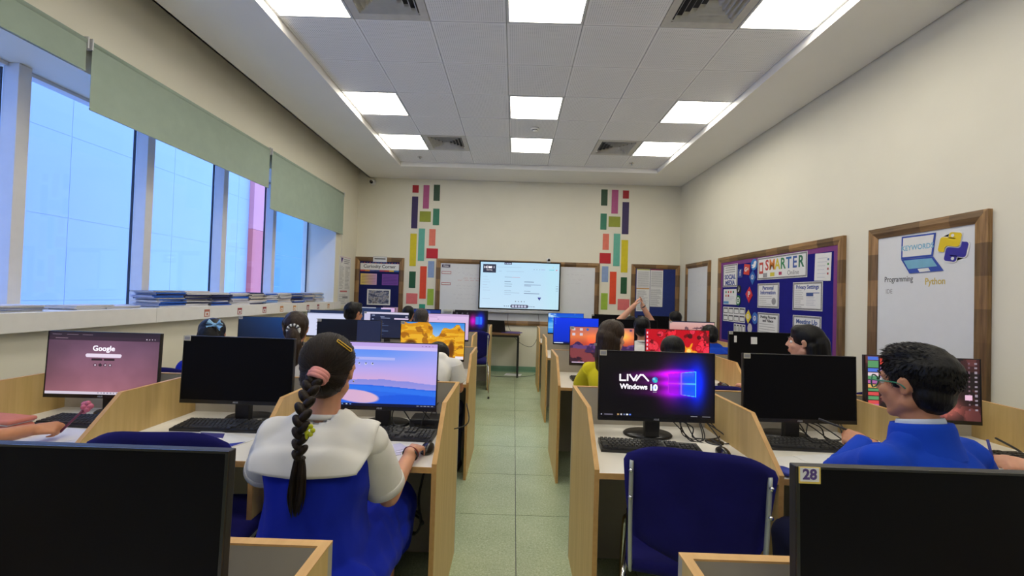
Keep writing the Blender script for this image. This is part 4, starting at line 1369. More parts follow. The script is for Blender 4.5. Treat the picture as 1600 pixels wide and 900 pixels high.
tag(obj('board_rubber', G().box(-0.075, -0.04, -0.02, 0.075, 0, 0.02, 0.004), col('beige_foam', 190, 192, 182), loc=(-1.19, YB - 0.018, 1.06)), 'small pale block stuck low on the left of the big whiteboard', 'board rubber')

sc_c = ((-0.638 + 0.817) / 2, 1.543)
ls = wthing('lesson_screen', 'big interactive screen showing a pale blue lesson page', 'screen', 'B', sc_c[0], sc_c[1], 0.03)
SW, SH = 1.45, 0.862
obj('housing', G().box(-SW / 2, -0.075, -SH / 2, SW / 2, 0.0, SH / 2, 0.004), M_black, ls)
s = objm('screen', screen_mesh(p_lesson, SW - 0.045, SH - 0.045, (256, 152)), ls); s.location = (0, -0.0765, 0.002)
text('lettering', 'HDMI 1', 0.058, (-0.545, -0.0022, 0.315), M_glowtext, s, ext=0.0003, bold=0.0005)
text('lettering', 'Searching', 0.026, (-0.545, -0.0022, 0.268), M_glowtext, s, ext=0.0003, bold=0.0)
bz = G()
for a in ((-SW / 2, SH / 2 - 0.02, SW / 2, SH / 2), (-SW / 2, -SH / 2, SW / 2, -SH / 2 + 0.022), (-SW / 2, -SH / 2 + 0.022, -SW / 2 + 0.02, SH / 2 - 0.02), (SW / 2 - 0.02, -SH / 2 + 0.022, SW / 2, SH / 2 - 0.02)):
    bz.box(a[0], -0.081, a[1], a[2], -0.0745, a[3])
obj('bezel', bz, M_blackgl, ls)
obj('pen_tray', G().box(-SW / 2 + 0.02, -0.085, -SH / 2 - 0.055, SW / 2 - 0.02, -0.005, -SH / 2 - 0.001, 0.006), plain('silver_tray', (0.55, 0.56, 0.60), 0.35, 0.4), ls)
t = wthing('webcam', 'small white ball camera on top of the big lesson screen', 'camera', 'B', 0.60, 1.985, 0.07)
obj('camera_foot', G().box(-0.03, -0.03, -0.006, 0.03, 0.03, 0.008, 0.003), M_white, t)
obj('camera_body', G().ell((0, 0, 0.04), (0.042, 0.038, 0.04)), M_white, t, True)
obj('lens', G().ell((0, -0.031, 0.035), (0.024, 0.012, 0.024)), M_blackgl, t, True)
t = thing('dome_camera', 'white dome security camera in the left front corner under the ceiling', 'camera', (-2.63, YB - 0.0, ZS - 0.09))
obj('camera_mount', G().tube([(0, 0, 0), (0, -0.03, 0)], 0.055, 18), M_white, t, True)
obj('camera_ball', G().ell((0, -0.06, 0), (0.05, 0.05, 0.05)), M_white, t, True)
obj('lens', G().ell((0, -0.088, -0.008), (0.034, 0.03, 0.034)), M_blackgl, t, True)

# left display board
cb = framed_board('display_board', 'navy felt display board headed Curiosity Corner, left end of the front wall', 'display board', 'B', -2.888, -2.008, 0.70, 1.985, M_navyfelt, 0.08)
t = sheet('banner', 'white Curiosity Corner banner with a multicoloured lower edge', 'banner', 'B', -2.447, 1.812, 0.70, 0.115, M_paper, 0.019)
text('lettering', 'Curiosity Corner', 0.083, (0, -0.0016, 0.004), M_ink, t, ext=0.0003, bold=0.0012)
pal = [(200, 70, 70), (220, 140, 60), (90, 90, 160), (70, 80, 140), (190, 70, 110), (210, 90, 60), (230, 190, 70), (60, 110, 180)]
for k in range(8):
    obj('edge_patch', G().box(-0.35 + k * 0.0875, -0.0016, -0.085, -0.35 + (k + 1) * 0.0875 - 0.002, 0, -0.0585), col('edge_patch_' + 'abcdefgh'[k], *pal[k]), t)
for k in range(14):
    obj('scallop', G().prism([(-0.35 + k * 0.05, 0.058), (-0.30 + k * 0.05, 0.058), (-0.325 + k * 0.05, 0.082)], 1, -0.0014, 0), col('scallop_red', 150, 70, 80) if k % 2 else col('scallop_blue', 80, 80, 130), t)
t = sheet('sign', 'small white printed sign stuck over the top frame of the left display board', 'sign', 'B', -2.44, 1.94, 0.25, 0.105, M_paper, 0.036)
lines(t, -0.10, 0.10, 0.015, 0.015, 1, M_ink, 0.02, full=True)
bars(t, [(-0.125, -0.0525, 0.125, -0.04), (-0.125, 0.047, 0.125, 0.0525)], M_blueink)
def mgrad(name, c0, c1, ax=0):
    t = NT(name); t.set(0.7)
    v = t.coord(kind='Generated')
    s = t.n('ShaderNodeSeparateXYZ'); t.l(v, s.inputs[0])
    t.l(t.ramp(s.outputs[ax], [(0.2, c0), (0.9, c1)]), t.p.inputs['Base Color'])
    return t.m
t = sheet('note', 'yellow to pink striped note on the left display board', 'note', 'B', -2.64, 1.585, 0.295, 0.20, mgrad('yellow_pink_print', C8(222, 196, 110), C8(206, 160, 200)), 0.019)
lines(t, -0.125, 0.13, 0.065, -0.07, 6, col('mauve_ink', 150, 110, 110), 0.008, full=True)
t = sheet('note', 'violet striped note on the left display board', 'note', 'B', -2.25, 1.585, 0.295, 0.20, col('violet_print', 118, 66, 160), 0.019)
lines(t, -0.125, 0.13, 0.065, -0.07, 6, col('deep_violet_ink', 70, 40, 120), 0.008, full=True)
t = sheet('picture', 'white-bordered abstract picture on the left display board', 'picture', 'B', -2.447, 1.265, 0.42, 0.285, M_paper, 0.019)
def m_pic():
    t = NT('abstract_print'); t.set(0.5)
    v = t.coord((6, 6, 11))
    f = t.noise(v, 1.4, 6, 0.7)
    t.l(t.ramp(f, [(0.36, (0.01, 0.012, 0.03)), (0.47, (0.10, 0.12, 0.22)), (0.53, (0.45, 0.44, 0.48)), (0.6, (0.10, 0.07, 0.06)), (0.72, (0.15, 0.3, 0.55))]), t.p.inputs['Base Color'])
    return t.m
obj('picture_print', G().box(-0.185, -0.0022, -0.12, 0.185, -0.0011, 0.12), m_pic(), t)
t = sheet('note', 'pale card low on the left display board, above the slate blue screen', 'note', 'B', -2.62, 1.02, 0.26, 0.12, M_paper, 0.019)
lines(t, -0.11, 0.11, 0.03, -0.03, 3)
t = sheet('note', 'pink-edged card low on the right of the left display board', 'note', 'B', -2.22, 1.02, 0.28, 0.14, col('pink_card', 214, 176, 206), 0.019)
lines(t, -0.11, 0.10, 0.03, -0.03, 3)

# right notice board on the front wall
framed_board('notice_board', 'royal blue notice board with two printed sheets, right end of the front wall', 'notice board', 'B', 2.10, 2.966, 0.80, 2.0, plain('blue_notice_felt', (0.014, 0.03, 0.17), 0.9), 0.075)
t = sheet('timetable', 'long white printed sheet with an orange band on the blue notice board', 'sheet', 'B', 2.315, 1.535, 0.24, 0.76, M_paper, 0.019)
bars(t, [(-0.12, 0.36, 0.12, 0.38)], col('pale_yellow_print', 205, 205, 120)); bars(t, [(-0.12, 0.02, 0.11, 0.04)], col('orange_print', 205, 150, 80))
lines(t, -0.10, 0.10, 0.33, 0.06, 16, h=0.006, full=True); lines(t, -0.10, 0.10, -0.01, -0.35, 20, h=0.006, seed=3)
t = sheet('timetable', 'long white printed sheet with a red top line on the blue notice board', 'sheet', 'B', 2.555, 1.58, 0.225, 0.67, M_paper, 0.021)
bars(t, [(-0.1125, 0.32, 0.1125, 0.335)], col('red_print', 170, 50, 60))
lines(t, -0.10, 0.10, 0.29, 0.02, 16, h=0.006, full=True); lines(t, -0.10, 0.10, -0.02, -0.31, 18, h=0.006, seed=5)

# poster on the window wall
t = sheet('poster', 'tall white printed poster on the pillar beside the farthest blind', 'poster', 'L', 7.165, 1.528, 0.50, 0.83, M_paper, 0.001)
bars(t, [(-0.22, 0.395, 0.24, 0.40), (-0.17, -0.19, 0.12, -0.165)], M_redink)
obj('printed_emblem', G().prism([(-0.19, 0.385), (-0.08, 0.385), (-0.135, 0.29)], 1, -0.0026, -0.0011), M_purpleink, t)
lines(t, -0.05, 0.22, 0.36, 0.30, 3, M_greyink, 0.012)
lines(t, -0.21, -0.02, 0.24, -0.13, 17, h=0.007, seed=1); lines(t, 0.02, 0.22, 0.24, -0.13, 17, h=0.007, seed=2)
lines(t, -0.2, 0.2, -0.24, -0.38, 6, h=0.008, seed=4)
bars(t, [(-0.06, -0.30, 0.16, -0.26)], M_greyink)

# small framed whiteboard on the right wall
sw = framed_board('whiteboard', 'small wood-framed whiteboard on the right wall by the front corner', 'whiteboard', 'R', 6.42, 7.315, 0.80, 1.995, M_board, 0.08)
scribble(sw, [(-0.28, -0.08, .28), (0.0, 0.25, .22), (-0.25, -0.05, .15), (0.05, 0.2, .12)], M_paleink, 8)

# SMARTER display board
db = framed_board('display_board', 'blue display board with purple edging on the right wall, headed SMARTER', 'display board', 'R', 3.81, 6.15, 0.72, 1.998, M_bluefelt, 0.075)
hw, hh = 1.17, 0.639
for a in ((-hw + .07, hh - .125, hw - .07, hh - .07), (-hw + .07, -hh + .07, hw - .07, -hh + .125), (-hw + .07, -hh + .125, -hw + .125, hh - .125), (hw - .125, -hh + .125, hw - .07, hh - .125)):
    obj('border_strip', G().box(a[0], -0.0175, a[1], a[2], -0.0158, a[3]), M_purple, db)
def poster(label, a0, a1, z0, z1, border=None, name='poster', rot=0.0):
    t = sheet(name, label, 'poster', 'R', (a0 + a1) / 2, (z0 + z1) / 2, abs(a1 - a0), z1 - z0, M_paper, 0.019, rot=rot)
    w, h = abs(a1 - a0) / 2, (z1 - z0) / 2
    if border:
        b = 0.016
        g = G()
        for q in ((-w + .006, h - .006 - b, w - .006, h - .006), (-w + .006, -h + .006, w - .006, -h + .006 + b), (-w + .006, -h + .006 + b, -w + .006 + b, h - .006 - b), (w - .006 - b, -h + .006 + b, w - .006, h - .006 - b)):
            g.box(q[0], -0.0022, q[1], q[2], -0.0011, q[3])
        obj('printed_border', g, border, t)
    return t, w, h
M_gb = plain('grey_pattern_border', (0.22, 0.22, 0.23), 0.7, var=0.5, scale=160)
t, w, h = poster('black and white Social Media poster at the top left of the blue display board', 6.005, 5.625, 1.575, 1.885, M_gb)
text('lettering', 'SOCIAL', 0.085, (0, -0.0016, -0.02), M_blueink, t, ext=0.0004, bold=0.003)
text('lettering', 'MEDIA', 0.085, (0, -0.0016, -0.10), M_blueink, t, ext=0.0004, bold=0.003)
lines(t, -0.13, 0.13, 0.11, 0.05, 3, M_greyink, 0.012, full=True)
t, w, h = poster('wide white SMARTER banner in multicoloured letters on the blue display board', 5.162, 4.287, 1.645, 1.91, M_gb, 'banner')
for k, (ch, c) in enumerate(zip('SMARTER', ((196, 64, 60), (222, 130, 50), (214, 196, 50), (50, 130, 80), (40, 100, 170), (60, 90, 160), (40, 110, 80)))):
    text('letter', ch, 0.17, (-0.245 + k * 0.098, -0.0016, 0.03), col('letter_%s' % 'abcdefg'[k], *c), t, ext=0.0006, bold=0.004, sx=0.85)
text('lettering', 'Online', 0.07, (0.22, -0.0016, -0.075), M_greyink, t, ext=0.0004, bold=0.001)
obj('printed_block', G().box(-0.40, -0.0026, -0.06, -0.32, -0.0011, 0.075), col('brick_red_print', 190, 74, 62), t)
obj('printed_block', G().box(-0.385, -0.003, -0.03, -0.335, -0.0011, 0.045), M_paper, t)
obj('printed_block', G().box(-0.18, -0.0026, -0.10, -0.10, -0.0011, -0.055), col('yellow_print', 210, 196, 60), t)
obj('printed_block', G().box(-0.02, -0.0026, -0.09, 0.03, -0.0011, -0.055), col('magenta_print', 170, 50, 90), t)
obj('printed_block', G().box(-0.32, -0.0026, -0.105, -0.24, -0.0011, -0.055), M_greyink, t)
t, w, h = poster('plain white list sheet at the top right of the blue display board', 4.18, 3.965, 1.60, 1.865, None, 'list_sheet', R(2))
lines(t, -0.07, 0.07, 0.085, -0.10, 6, M_paleink, 0.005); 
for k, c in enumerate(((90, 120, 170), (90, 150, 90), (170, 90, 90), (170, 90, 90))): bars(t, [(0.06, 0.06 - k * 0.045, 0.08, 0.08 - k * 0.045)], col('tick_%s' % 'abcd'[k], *c))
t, w, h = poster('white sheet of small coloured icons under the Social Media poster', 5.98, 5.635, 1.335, 1.545)
for k, c in enumerate(((60, 130, 80), (190, 60, 60), (190, 60, 60), (60, 120, 80), (200, 120, 60), (170, 60, 60))): bars(t, [(-0.12 + (k % 4) * 0.065, 0.05 - (k // 4) * 0.05, -0.09 + (k % 4) * 0.065, 0.08 - (k // 4) * 0.05)], col('icon_%s' % 'abcdef'[k], *c))
bars(t, [(-0.165, -0.095, -0.03, -0.06)], col('cyan_print', 90, 150, 205)); lines(t, -0.13, 0.13, -0.0, -0.04, 3, M_paleink, 0.006)
t, w, h = poster('white Personal Information poster with a grey border', 5.15, 4.735, 1.313, 1.60, M_gb)
text('lettering', 'Personal', 0.062, (0, -0.0016, 0.088), M_blueink, t, ext=0.0004, bold=0.0016)
text('lettering', 'Information', 0.062, (0, -0.0016, 0.035), M_blueink, t, ext=0.0004, bold=0.0016)
lines(t, -0.17, 0.08, -0.01, -0.10, 5, h=0.005, seed=2)
obj('printed_emblem', G().prism([(0.115 + 0.04 * math.cos(2 * PI * k / 20), -0.065 + 0.04 * math.sin(2 * PI * k / 20)) for k in range(20)], 1, -0.0022, -0.0011), M_greyink, t)
t, w, h = poster('white Privacy Settings poster with a grey border', 4.50, 4.067, 1.306, 1.595, M_gb)
text('lettering', 'Privacy Settings', 0.056, (0, -0.0016, 0.092), M_blueink, t, ext=0.0004, bold=0.0014, sx=0.95)
lines(t, -0.18, -0.03, 0.055, -0.11, 9, h=0.005, seed=3); lines(t, -0.01, 0.17, -0.01, -0.09, 6, M_paleink, 0.005, seed=4)
bars(t, [(-0.01, 0.0, 0.09, 0.035)], col('blue_table_print', 60, 84, 140)); bars(t, [(0.09, 0.028, 0.175, 0.035)], M_blueink)
t, w, h = poster('white Posting Pictures and Videos poster with a grey border, lower row', 5.138, 4.725, 0.97, 1.255, M_gb)
text('lettering', 'Posting Pictures', 0.046, (0, -0.0016, 0.092), M_ink, t, ext=0.0004, bold=0.0014)
text('lettering', 'and Videos', 0.046, (0, -0.0016, 0.05), M_ink, t, ext=0.0004, bold=0.0014)
lines(t, -0.17, 0.17, 0.01, -0.11, 5, h=0.005, seed=5)
t, w, h = poster('white Meeting Up poster with a grey border, half hidden by a girl in profile', 4.492, 4.078, 0.97, 1.253, M_gb)
text('lettering', 'Meeting Up', 0.066, (0, -0.0016, 0.078), col('mid_blue_ink', 40, 80, 150), t, ext=0.0004, bold=0.0016)
lines(t, -0.17, 0.17, 0.02, -0.11, 6, h=0.005, seed=6)
def grid_sheet(label, a0, a1, z0, z1, nx, nz):
    t, w, h = poster(label, a0, a1, z0, z1, None, 'grid_sheet')
    g = G(); cw, chh = 2 * w / nx, 2 * h / nz
    for i in range(nx):
        for j in range(nz):
            x, z = -w + i * cw, -h + j * chh
            for q in ((x + .012, z + .012, x + cw - .012, z + .02), (x + .012, z + chh - .028, x + cw - .012, z + chh - .012), (x + .012, z + .02, x + .02, z + chh - .028), (x + cw - .02, z + .02, x + cw - .012, z + chh - .028)):
                g.box(q[0], -0.0022, q[1], q[2], -0.0011, q[3])
    obj('printed_grid', g, plain('charcoal_print', (0.05, 0.05, 0.06), 0.7), t)
grid_sheet('white sheet of eight black boxes on the left of the blue display board', 5.985, 5.42, 1.105, 1.302, 4, 2)
grid_sheet('narrow white sheet of four black boxes just above the black monitor', 5.69, 5.41, 0.94, 1.085, 4, 1)
def badge(label, a, z, s, c, shape, glyph=None, gsize=0.08, rot=0.0, name='paper_badge'):
    t = wthing(name, label, 'badge', 'R', a, z, 0.019, 'paper app badges on the blue board')
    if shape == 'sq': poly = [(-s, -s), (s, -s), (s, s), (-s, s)]
    elif shape == 'di': poly = [(0, -s * 1.3), (s, -0.1 * s), (0.1 * s, s * 1.2), (-s, 0.1 * s)]
    elif shape == 'drop': poly = [(s * 0.9 * math.cos(q), s * 1.1 * math.sin(q)) for q in (2 * PI * k / 16 for k in range(16))]
    else: poly = [(s * math.cos(q), s * math.sin(q)) for q in (2 * PI * k / 18 for k in range(18))]
    cr, sr = math.cos(rot), math.sin(rot)
    poly = [(x * cr - y * sr, x * sr + y * cr) for x, y in poly]
    obj('badge_card', G().prism(poly, 1, -0.003, 0), col('badge_' + name + '_%d%d%d' % c, *c), t)
    if glyph == 'bird':
        obj('badge_print', G().prism([(-.05, .0), (-.01, .005), (.0, .035), (.03, .045), (.055, .03), (.045, .01), (.03, -.03), (-.01, -.045), (-.05, -.035), (-.02, -.025), (-.045, -.01)], 1, -0.0042, -0.0028), M_paper, t)
    elif glyph == 'ring':
        g = G(); n = 16; ro, ri = gsize * .5, gsize * .3
        v = [[g.bm.verts.new((r * math.cos(2 * PI * k / n), -0.0042, r * math.sin(2 * PI * k / n))) for k in range(n)] for r in (ro, ri)]
        for k in range(n): g.face((v[0][k], v[0][(k + 1) % n], v[1][(k + 1) % n], v[1][k]))
        obj('badge_print', g, M_paper, t)
        obj('badge_print', G().prism([(-gsize * .12, -gsize * .14), (gsize * .16, 0), (-gsize * .12, gsize * .14)], 1, -0.0042, -0.0028), M_paper, t)
    elif glyph:
        text('lettering', glyph, gsize, (0, -0.0034, 0), M_paper, t, ext=0.0004, bold=0.0022)
    return t
badge('small blue badge with a white letter f beside the Social Media poster', 5.555, 1.75, 0.056, (40, 66, 150), 'sq', 'f', 0.11)
badge('red badge with a white G plus, below the bird badge', 5.40, 1.79, 0.066, (205, 62, 52), 'sq', 'G+', 0.075, R(-8))
badge('blue round badge with a white bird left of the multicoloured banner', 5.237, 1.84, 0.07, (40, 120, 196), 'ro', 'bird')
badge('blue diamond badge with a white ring below the bird badge', 5.266, 1.687, 0.074, (34, 96, 178), 'di', 'ring', 0.06)
badge('black badge with a white musical note above the green one', 5.58, 1.54, 0.056, (16, 16, 20), 'ro', '\u266a', 0.10)
badge('green badge with a white ring beside the sheet of small icons', 5.59, 1.393, 0.062, (34, 108, 54), 'drop', 'ring', 0.085)
badge('red oval badge with a white letter P in the middle of the board', 5.336, 1.47, 0.082, (200, 34, 52), 'di', 'P', 0.10)
badge('yellow diamond badge right of the sheet of eight boxes', 5.347, 1.195, 0.07, (222, 200, 50), 'di', 'ring', 0.06)
badge('blue drop badge right of the yellow diamond badge', 5.198, 1.18, 0.066, (40, 100, 190), 'drop', 'ring', 0.06)
badge('white bell-shaped badge just above the black monitor', 5.305, 1.05, 0.055, (196, 190, 190), 'drop')

# programming whiteboard
pb = framed_board('whiteboard', 'tall wood-framed whiteboard with a paper laptop and a yellow and blue snake emblem', 'whiteboard', 'R', 2.648, 3.54, 0.74, 2.0, M_board, 0.082)
M_lapb = col('laptop_blue_print', 44, 74, 170); M_lapc = col('laptop_cyan_keys', 120, 178, 206); M_yel = col('snake_yellow', 226, 196, 20); M_sb = col('snake_blue', 42, 34, 150)
t = wthing('paper_laptop', 'blue paper cut-out laptop lettered KEYWORDS on the tall whiteboard', 'cut-out', 'R', 3.10, 1.76, 0.018)
P = lambda q: [(3.10 - a, z - 1.76) for a, z in q]
obj('laptop_lid', G().prism(P([(3.247, 1.905), (2.985, 1.90), (3.005, 1.735), (3.250, 1.735)]), 1, -0.002, 0), M_lapb, t)
obj('laptop_display', G().prism(P([(3.234, 1.893), (2.998, 1.888), (3.016, 1.748), (3.238, 1.748)]), 1, -0.0028, -0.0015), M_paper, t)
text('lettering', 'KEYWORDS', 0.052, (-0.022, -0.003, 0.052), M_lapc, t, ext=0.0003, bold=0.0012, sx=0.88)
obj('laptop_deck', G().prism(P([(3.250, 1.733), (3.003, 1.733), (2.928, 1.628), (3.18, 1.622)]), 1, -0.002, 0), M_lapb, t)
obj('laptop_keys', G().prism(P([(3.228, 1.722), (3.012, 1.722), (2.972, 1.662), (3.188, 1.655)]), 1, -0.0028, -0.0015), M_lapc, t)
obj('laptop_trackpad', G().prism(P([(3.115, 1.652), (3.035, 1.655), (3.02, 1.63), (3.10, 1.628)]), 1, -0.0028, -0.0015), M_paper, t)
def snake(s, q):
    """half of a two-snake emblem, unit size"""
    pts = []
    def arc(cx, cy, r, a0, a1, n=8):
        for k in range(n + 1):
            a = R(a0 + (a1 - a0) * k / n); pts.append((cx + r * math.cos(a), cy + r * math.sin(a)))
    arc(-0.22, 0.82, 0.18, 180, 90); arc(0.22, 0.82, 0.18, 90, 0)
    arc(0.22, 0.22, 0.18, 0, -90); arc(-0.30, -0.16, 0.20, 90, 180); pts.append((-0.5, -0.42))
    pts.append((-0.62, -0.42)); arc(-0.72, -0.24, 0.2, 250, 180); arc(-0.72, 0.42, 0.2, 180, 90)
    pts += [(0.05, 0.62), (0.05, 0.56), (-0.40, 0.56)]
    return pts
t = wthing('snake_emblem', 'cut-out emblem of two interlocked snakes, yellow and blue, on the tall whiteboard', 'cut-out', 'R', 2.868, 1.785, 0.018)
sk = snake(1, 1)
rt = R(-12)
def tr(p, k):
    x, y = p[0] * k * 0.104 , p[1] * k * 0.098
    return (x * math.cos(rt) - y * math.sin(rt), x * math.sin(rt) + y * math.cos(rt))
for k, m, y in ((1, M_yel, -0.0036), (-1, M_sb, -0.003)):
    obj('emblem_outline', G().prism([tuple(c * 1.0 for c in tr((p[0] * 1.09, p[1] * 1.07), k)) for p in sk], 1, -0.0022, 0), M_paper, t)
    obj('snake_half', G().prism([tr(p, k) for p in sk], 1, y, -0.0015), m, t)
    e = tr((-0.16, 0.78), k)
    obj('snake_eye', G().prism([(e[0] + .011 * math.cos(2 * PI * q / 10), e[1] + .011 * math.sin(2 * PI * q / 10)) for q in range(10)], 1, y - 0.001, -0.0015), M_paper, t)
text('lettering', 'Programming', 0.062, (3.094 - 3.275, -0.0168, 1.582 - 1.37), M_ink, pb, ext=0.0003, sx=0.72)
text('lettering', 'Python', 0.066, (3.094 - 2.99, -0.0168, 1.556 - 1.37), col('mustard_marker', 205, 180, 90), pb, ext=0.0003, sx=0.78, bold=0.001)
text('lettering', 'IDE', 0.05, (3.094 - 3.353, -0.0168, 1.488 - 1.37), M_greyink, pb, ext=0.0002, sx=0.8)

# number cards along the front of the sill
for k, y in enumerate((3.948, 4.42, 4.86, 5.22, 5.526, 5.886, 6.194, 6.537)):
    c = ((186, 110, 90), (160, 60, 62), (150, 56, 62), (204, 140, 80), (206, 150, 90), (160, 70, 70), (140, 52, 60), (200, 140, 90))[k]
    t = thing('name_card', '%s printed card on the front of the window sill, %s along' % (('terracotta', 'red', 'crimson', 'orange', 'pale orange', 'brick red', 'dark red', 'tan')[k], ('nearest', 'second', 'third', 'fourth', 'fifth', 'sixth', 'seventh', 'farthest')[k]), 'card', (XL + 0.022, y, 1.115), PI / 2, 'small cards along the sill front')
    obj('card_sheet', G().box(-0.034, -0.0015, -0.034, 0.034, 0, 0.034), col('card_%s' % 'abcdefgh'[k], *c), t)
    obj('card_face', G().box(-0.025, -0.002, -0.027, 0.025, -0.0012, 0.012), M_paper, t)
    obj('card_print', G().box(-0.010, -0.0024, -0.020, 0.010, -0.0016, 0.002), col('card_%s' % 'abcdefgh'[k], *c), t)

# exercise books on the sill
BC = {'navy': (22, 30, 84), 'royal blue': (30, 90, 190), 'white': (206, 206, 216), 'pale grey': (176, 176, 190), 'light blue': (130, 170, 225), 'cream': (206, 196, 186)}
def book(x, y, z, rz, c, th, L=0.29, W=0.205, label=None, group=None):
    me = bpy.data.meshes.get('exercise_book_%s_%d' % (c, round(th * 1000)))
    if me is None:
        g = G()
        g.box(-W / 2, -L / 2, 0, W / 2, L / 2, 0.0012); g.box(-W / 2, -L / 2, th - 0.0012, W / 2, L / 2, th)
        g.box(-W / 2, -L / 2, 0.0012, -W / 2 + 0.002, L / 2, th - 0.0012)
        g.mi = 1
        g.box(-W / 2 + 0.002, -L / 2 + 0.003, 0.0012, W / 2 - 0.004, L / 2 - 0.003, th - 0.0012)
        o = obj('exercise_book', g, [col('book_' + c.replace(' ', '_'), *BC[c]), M_paper])
        me = o.data; me.name = 'exercise_book_%s_%d' % (c, round(th * 1000))
    else:
        o = objm('exercise_book', me)
    o.location = (x, y, z); o.rotation_euler = (0, 0, rz)
    tag(o, label or '%s exercise book lying in the flat piles along the window sill' % c, 'book', group or 'exercise books piled on the window sill, %s' % c)
    return o
rb = random.Random(11)
piles = [(3.62, 10, ['navy', 'royal blue', 'royal blue', 'royal blue', 'white']), (3.93, 9, ['cream', 'white', 'navy', 'navy']), (4.22, 9, ['navy', 'navy', 'royal blue', 'white']), (4.52, 9, ['royal blue', 'white', 'pale grey']),
         (4.83, 9, ['white', 'cream', 'navy']), (5.12, 8, ['royal blue', 'light blue', 'white']), (5.42, 9, ['cream', 'white', 'pale grey', 'white']), (5.72, 10, ['navy', 'royal blue', 'white']), (6.05, 10, ['cream', 'pale grey', 'royal blue']), (6.38, 11, ['white', 'cream', 'light blue', 'white'])]
piles = [(y, n + 2, cs) for y, n, cs in piles]
NTH = ['lowest', 'second', 'third', 'fourth', 'fifth', 'sixth', 'seventh', 'eighth', 'ninth', 'tenth', 'eleventh', 'twelfth', 'thirteenth']
for q, (y, n, cs) in enumerate(piles):
    z = SILL + 0.001
    for k in range(n):
        th = rb.choice((0.009, 0.011, 0.013))
        c = rb.choice(cs)
        w = 'topmost' if k == n - 1 else 'lowest' if k == 0 else NTH[k] + ' from the bottom'
        book(-3.04 + rb.uniform(-0.012, 0.012), y + rb.uniform(-0.03, 0.03), z, R(rb.uniform(-7, 7)) + (PI if rb.random() < 0.75 else 0), c, th,
             label='%s exercise book, %s in the %s tall pile along the sill' % (c, w, ('nearest', 'second', 'third', 'fourth', 'fifth', 'sixth', 'seventh', 'eighth', 'ninth', 'farthest')[q]), group='exercise books piled along the sill')
        z += th + 0.0005
for y, n, cs, where in ((2.50, 4, ['navy', 'royal blue', 'navy', 'white'], 'left'), (2.95, 3, ['pale grey', 'white', 'cream'], 'middle'), (3.18, 2, ['pale grey', 'white'], 'right')):
    z = SILL + 0.001
    for k in range(n):
        book(-3.04, y + rb.uniform(-0.02, 0.02), z, R(rb.uniform(-6, 6)), cs[k], 0.009, label='%s exercise book in the low %s pile on the near sill' % (cs[k] if k == 0 or cs[k] != cs[0] else 'upper ' + cs[k], where), group='low piles of books on the near sill')
        z += 0.0095

# teacher's table
t = thing('table', 'small dark-legged table standing below the lesson screen at the end of the aisle', 'table', (-0.40, 7.32, 0))
obj('tabletop', G().box(-0.52, -0.27, 0.705, 0.52, 0.27, 0.73, 0.003), wood('brown_table_laminate', (0.16, 0.085, 0.04), (0.24, 0.13, 0.06), 0, 3), t)
obj('apron', G().box(-0.49, -0.25, 0.67, 0.49, 0.25, 0.704), M_black, t)
for sx in (-1, 1):
    for sy in (-1, 1):
        obj('leg', G().box(sx * 0.49 - 0.016, sy * 0.24 - 0.016, 0, sx * 0.49 + 0.016, sy * 0.24 + 0.016, 0.67), M_black, t)
t = thing('laptop', 'open dark laptop on the small table below the lesson screen', 'laptop', (-0.24, 7.33, 0.731), R(160))
obj('laptop_base', G().box(-0.16, -0.11, 0, 0.16, 0.11, 0.016, 0.003), M_black, t)
g = G(); g.box(-0.16, 0, 0, 0.16, 0.009, 0.21, 0.002)
o = obj('laptop_lid', g, M_black, t); o.location = (0, 0.112, 0.012); o.rotation_euler = (R(-18), 0, 0)
tag(obj('folder', G().box(-0.11, -0.15, 0, 0.11, 0.15, 0.012, 0.002), col('violet_folder', 80, 60, 130), loc=(-0.02, 7.22, 0.731), rotz=R(70)), 'flat violet folder on the right of the small table', 'folder')
tag(obj('folder', G().box(-0.1, -0.14, 0, 0.1, 0.14, 0.010, 0.002), col('olive_folder', 150, 140, 60), loc=(-0.55, 7.22, 0.731), rotz=R(20)), 'yellowish folder on the left of the small table', 'folder')
tag(obj('paper_sheet', G().box(-0.1, -0.14, 0, 0.1, 0.14, 0.0015), M_paper, loc=(0.02, 7.33, 0.0012), rotz=R(80)), 'white sheet lying on the floor under the small table', 'paper')
M_cable = plain('black_cable', (0.015, 0.015, 0.016), 0.5)
def cable(name, label, pts, r=0.0035, m=None):
    return tag(obj(name, G().tube(pts, r, 6, True, 8), m or M_cable, None, True), label, 'cable')
cable('cable', 'black cable hanging from the lesson screen down beside the table to the floor', [(-0.10, 7.58, 1.04), (-0.08, 7.58, 0.8), (0.10, 7.55, 0.55), (0.34, 7.5, 0.48), (0.46, 7.55, 0.75), (0.44, 7.61, 1.05)])
cable('cable', 'black cable lying in a curve on the floor in front of the table', [(-0.60, 7.5, 0.3), (-0.52, 7.3, 0.008), (-0.3, 7.12, 0.006), (-0.05, 7.1, 0.006), (0.25, 7.2, 0.006), (0.45, 7.45, 0.03), (0.55, 7.55, 0.3)])

# empty chairs further back
chair(-0.56, 5.83, R(6), 'navy chair at the aisle end of the farthest left row, below the glowing screen')
chair(0.65, 5.62, R(-4), 'navy chair at the aisle end of the farthest right row, chrome leg in the aisle')

